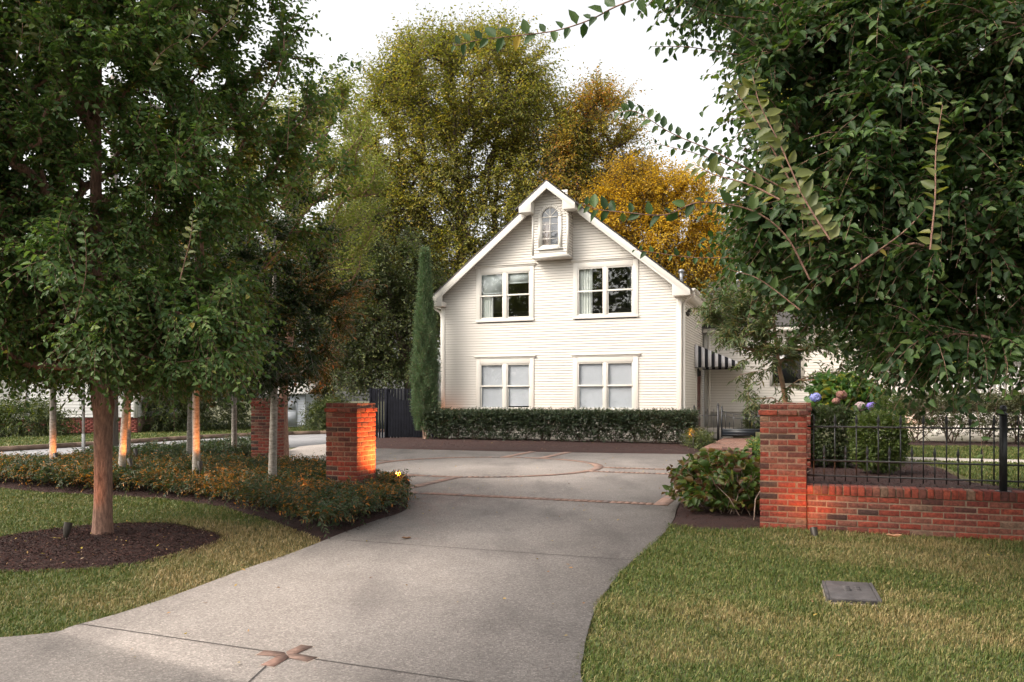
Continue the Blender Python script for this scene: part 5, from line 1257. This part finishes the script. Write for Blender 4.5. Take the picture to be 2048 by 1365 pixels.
# dark conifers across the street
for px, py, Y, rx, rz, lab in [(330, 835, 34, 1.5, 1.5, 'wide dark conifer shrub across the street beside the neighbour house'), (430, 830, 36, 1.6, 1.5, 'dark conifer shrub across the street between two pale trunks'), (662, 835, 36, .75, .7, 'small dark conifer shrub across the street beside the shed'), (40, 850, 30, 1.6, .8, 'low dark shrub in front of the neighbour house')]:
    blob('conifer_shrub', lab, 'shrub', 1100, ball_fn(pp(px, py, Y), (rx, 1.1, rz), .4), L_DARK, TWIG, .22, .04, 9, .7, [], droop=.45, group='shrubs across the street', spread=.6)

# --- columnar cypress
cyp = thing('cypress_tree', 'tall narrow blue green cypress at the left corner of the white house', 'tree', loc(-.20, -.95))
b0 = np.array(cyp.location); g = Geo(); n = 15000
hz = RNG.uniform(0, 1, n) ** .85; Ht = 6.15; prof = lambda h: .41 * np.clip((h + .02) * 9, .7, 1) * np.clip((1 - h) ** .85 * 1.35, .02, 1)
a = RNG.uniform(0, 6.28, n); rr = prof(hz) * RNG.uniform(.55, 1.0, n) * (1 + .16 * np.sin(a * 4 + hz * 22) + .13 * np.sin(a * 7 - hz * 31) + .1 * np.sin(a * 11 + hz * 60))
P = np.stack([rr * np.cos(a), rr * np.sin(a), .28 + hz * Ht], 1)
D = np.stack([np.cos(a) * .33, np.sin(a) * .33, np.ones(n)], 1) + RNG.normal(0, .12, (n, 3))
sprays(g, P, D, RNG.uniform(.16, .36, n), 5, .11, .018, .0, 0, 1, .002, fold=.1, curl=-.1, spread=.35, tipsz=.6); g.build('foliage', [L_CYP, TWIG], cyp)
g = Geo()
for k in range(4): g.tube([(RNG.normal(0, .06), RNG.normal(0, .06), -.05), (RNG.normal(0, .12), RNG.normal(0, .12), .9), (0, 0, 3.5)], [.05, .04, .015], 7, cap=False)
g.build('trunk', mat_bark('cypress_bark', (.14, .08, .055), (.30, .2, .15), (10, 10, 2), .4), cyp)

# --- fallen leaves
def dead_leaf(label, p, L, rz, mat):
    g = Geo(); n = 9
    for i in range(n - 1):
        x0, x1 = i / (n - 1), (i + 1) / (n - 1); w = lambda x: .34 * math.sin(math.pi * min(max(x, .02), .98)) ** .7 * (1 + .25 * math.sin(9 * x)); zc = lambda x: .05 + .25 * (x - .5) ** 2 * 2
        for s in (-1, 1):
            g.add([(x0 * L, 0, zc(x0) * L), (x1 * L, 0, zc(x1) * L), (x1 * L, s * w(x1) * L, (zc(x1) + .22 * w(x1) * 2) * L), (x0 * L, s * w(x0) * L, (zc(x0) + .22 * w(x0) * 2) * L)], [0, 1, 2, 3] if s > 0 else [3, 2, 1, 0])
    o = g.build('fallen_leaf', mat); o.location = p; o.rotation_euler = (0, 0, rz); return tag(o, label, 'leaf')
dead_leaf('curled brown fallen leaf lying on the driveway', gp(803, 1079), .10, .2, mat_leaf('brown_leaf', [(0, (.17, .09, .05)), (1, (.2, .11, .06))], .8, .1))
dead_leaf('large tan fallen leaf on the grass below the low brick wall', gp(1772, 1082) + [0, 0, .035], .15, -.2, mat_leaf('tan_leaf', [(0, (.45, .22, .13)), (1, (.5, .26, .16))], .8, .2))
g = Geo(); pts = []
for poly, n, z in ((lawn_right, 90, .0), (lawn_left, 110, .0), (ring, 70, .03), (outline, 260, .004), (house_bed, 60, .06), (hyd_bed, 25, .03)):
    poly = np.asarray(poly)[:, :2]; lo, hi = np.maximum(poly.min(0), [-9, 3.5]), np.minimum(poly.max(0), [9, 27]); x, y = RNG.uniform(lo[0], hi[0], n * 6), RNG.uniform(lo[1], hi[1], n * 6); k = inpoly(x, y, poly); pts.append(np.stack([x[k][:n], y[k][:n], np.full(len(x[k][:n]), z)], 1))
pts = np.concatenate(pts); n = len(pts); a = RNG.uniform(0, 6.28, n)
g.leaves(pts + [0, 0, .006], np.stack([np.cos(a), np.sin(a), RNG.normal(.1, .15, n)], 1), np.stack([RNG.normal(0, .3, n), RNG.normal(0, .3, n), np.ones(n)], 1), RNG.uniform(.018, .045, n), RNG.uniform(.01, .024, n), .3, -.2)
tag(g.build('leaf_litter', L_DRY), 'small dry leaves scattered over lawn, mulch and driveway', 'leaf litter', kind='stuff')

# --- a belt of trees behind the viewer, mirrored in the upper windows
g = Geo(); n = 2600
P = np.stack([RNG.uniform(-62, -12, n), RNG.uniform(-26, -12, n), RNG.uniform(.5, 15, n) * (1 + .15 * np.sin(RNG.uniform(0, 50, n)))], 1)
P[:, 1] += (P[:, 0] + 62) * -.25 + 10
sprays(g, P, rdir(n), 2.2, 9, .7, .42, .2, 0, 1, .03); belt = g.build('woodland', [L_DARK, DARKBARK]); tag(belt, 'belt of trees across the front street behind the viewer', 'woodland', kind='stuff')

# ================================================================== LAMPS
def uplight(label, p, aim, energy, size=.9, lens=True, h=.10, stake=0):
    p = np.asarray(p, float); aim = np.asarray(aim, float); d = (aim - p) / np.linalg.norm(aim - p)
    t = thing('uplight', label, 'lamp', p, 0, 'garden uplights')
    g = Geo(); g.tube([(0, 0, -.06), (0, 0, h - .02 + stake)], .010, 8); g.build('stake', BRONZE, t)
    c = np.array([0, 0, h + stake]); g = Geo(); g.tube([c - d * .05, c, c + d * .05, c + d * .10], [.018, .032, .038, .040], 12, cap=False)
    g.add(*(lambda r: (r, [list(range(12))]))(np.array([c - d * .05 + .018 * (math.cos(k) * np.cross(d, [.1, .2, 1]) + math.sin(k) * np.cross(d, np.cross(d, [.1, .2, 1]))) for k in np.arange(12) / 12 * 6.283])))
    g.build('lamp_head', BRONZE, t)
    u1 = np.cross(d, [.1, .2, 1.0]); u1 /= np.linalg.norm(u1); u2 = np.cross(d, u1)
    g = Geo(); g.add([c + d * .085 + .034 * (math.cos(k) * u1 + math.sin(k) * u2) for k in np.arange(12) / 12 * 6.283], [list(range(12))]); g.build('lens', LENS, t)
    L = bpy.data.lights.new('uplight_beam', 'SPOT'); L.energy = energy; L.color = (1.0, .30, .075); L.spot_size = size * 2; L.spot_blend = 1.0; L.shadow_soft_size = .05
    lo = bpy.data.objects.new('beam', L); C.objects.link(lo); lo.parent = t; lo.location = c + d * .11; lo.rotation_euler = Vector(d).to_track_quat('-Z', 'Y').to_euler()
    return t
U = uplight
U('uplight in the mulch aimed at the right face of the left brick pillar', gp(815, 1001) + [0, 0, .0], loc(6.46, -16.05, .95), 150, 1.0, stake=.16)
U('uplight among groundcover aimed at the left face of the left brick pillar', loc(6.15, -17.3, .16), loc(6.2, -16.35, .8), 4, .9)
U('small uplight low in the grass by the wall aimed at the right brick pillar', loc(12.42, -16.80, -.04), loc(12.28, -16.37, .60), 9, 1.25, h=.02)
U('uplight among groundcover aimed at the leaning slim trunk', (-6.08, 12.75, .30), (-6.33, 13.0, .75), 11, .8)
U('uplight among groundcover aimed up the orange glowing trunk', (-4.72, 12.1, .30), (-4.93, 12.5, 1.1), 18, .9)
U('uplight among groundcover aimed at the trunk behind the leaning one', (-7.1, 15.1, .30), (-7.45, 15.6, 1.3), 26, .5)
U('uplight at the foot of the leftmost slim trunk', (-8.3, 14.55, .28), (-8.55, 14.9, .5), 6, .8)
U('dark can uplight on a stake in the mulch ring beside the big trunk', gp(133, 1085), (tx - .05, ty - .05, 1.5), 4, 1.2)
U('path uplight glowing in front of the clipped hedge near the brick step', loc(9.25, -3.0, .02), loc(8.2, -.2, 1.0), 14, 1.0, stake=.28)
U('uplight hidden behind the clipped hedge at the left house corner', loc(.35, -.5, .05), loc(.5, 0, 2.6), 16, .9)
U('uplight hidden behind the middle of the clipped hedge', loc(4.2, -.5, .05), loc(4.2, 0, 2.6), 12, .9)
U('uplight hidden behind the clipped hedge at the right house corner', loc(7.9, -.5, .05), loc(7.7, 0, 2.2), 10, .9)
U('uplight under the small multi stemmed tree', (5.0, 14.5, TZ), (sx, sy, 1.6), 9, .7)
U('uplight by the porch skirt below the hydrangea', loc(14.3, -4.7, TZ + .02), loc(14.4, -4.0, 1.0), 9, 1.0)

# ================================================================== SKY, SUN, CAMERA
sun_dir = Vector((-.76, -.32, .80)).normalized()
w = bpy.data.worlds.new('World'); bpy.context.scene.world = w; w.use_nodes = True
nt = w.node_tree; bg = nt.nodes['Background']
sky = nt.nodes.new('ShaderNodeTexSky'); sky.sky_type = 'NISHITA'; sky.sun_disc = False
sky.sun_elevation = math.asin(sun_dir.z); sky.sun_rotation = math.atan2(sun_dir.x, sun_dir.y); sky.air_density = 1.0; sky.dust_density = 4.0; sky.ozone_density = 1.0
hs = nt.nodes.new('ShaderNodeHueSaturation'); hs.inputs['Saturation'].default_value = .22
nt.links.new(sky.outputs[0], hs.inputs['Color']); wm = nt.nodes.new('ShaderNodeMix'); wm.data_type = 'RGBA'; wm.blend_type = 'MULTIPLY'; wm.inputs[0].default_value = 1; wm.inputs[7].default_value = (1.0, .965, .905, 1)
nt.links.new(hs.outputs[0], wm.inputs[6]); nt.links.new(wm.outputs[2], bg.inputs['Color']); bg.inputs['Strength'].default_value = .15
L = bpy.data.lights.new('sun', 'SUN'); L.energy = .8; L.angle = math.radians(38); L.color = (1, .87, .72)
so = bpy.data.objects.new('sun', L); C.objects.link(so); so.rotation_euler = (-sun_dir).to_track_quat('-Z', 'Y').to_euler(); so.location = (0, -5, 30)

cam = bpy.data.cameras.new('camera'); co = bpy.data.objects.new('camera', cam); C.objects.link(co)
co.location = (0, 0, H); co.rotation_euler = (math.pi / 2, 0, 0); cam.sensor_width = 36; cam.lens = F / 2048 * 36; cam.shift_y = (HY - 682.5) / 2048; cam.clip_end = 1000; cam.clip_start = .05
sc = bpy.context.scene; sc.camera = co
sc.view_settings.view_transform = 'Standard'; sc.view_settings.look = 'None'; sc.view_settings.exposure = 1.50; sc.view_settings.gamma = 1
sc.cycles.max_bounces = 6; sc.cycles.transparent_max_bounces = 6; sc.cycles.diffuse_bounces = 3; sc.cycles.glossy_bounces = 3; sc.cycles.transmission_bounces = 3
sc.cycles.use_denoising = True; sc.cycles.denoiser = 'OPENIMAGEDENOISE'; sc.cycles.denoising_input_passes = 'RGB_ALBEDO_NORMAL'; sc.cycles.denoising_prefilter = 'ACCURATE'
sc.cycles.sample_clamp_indirect = 4
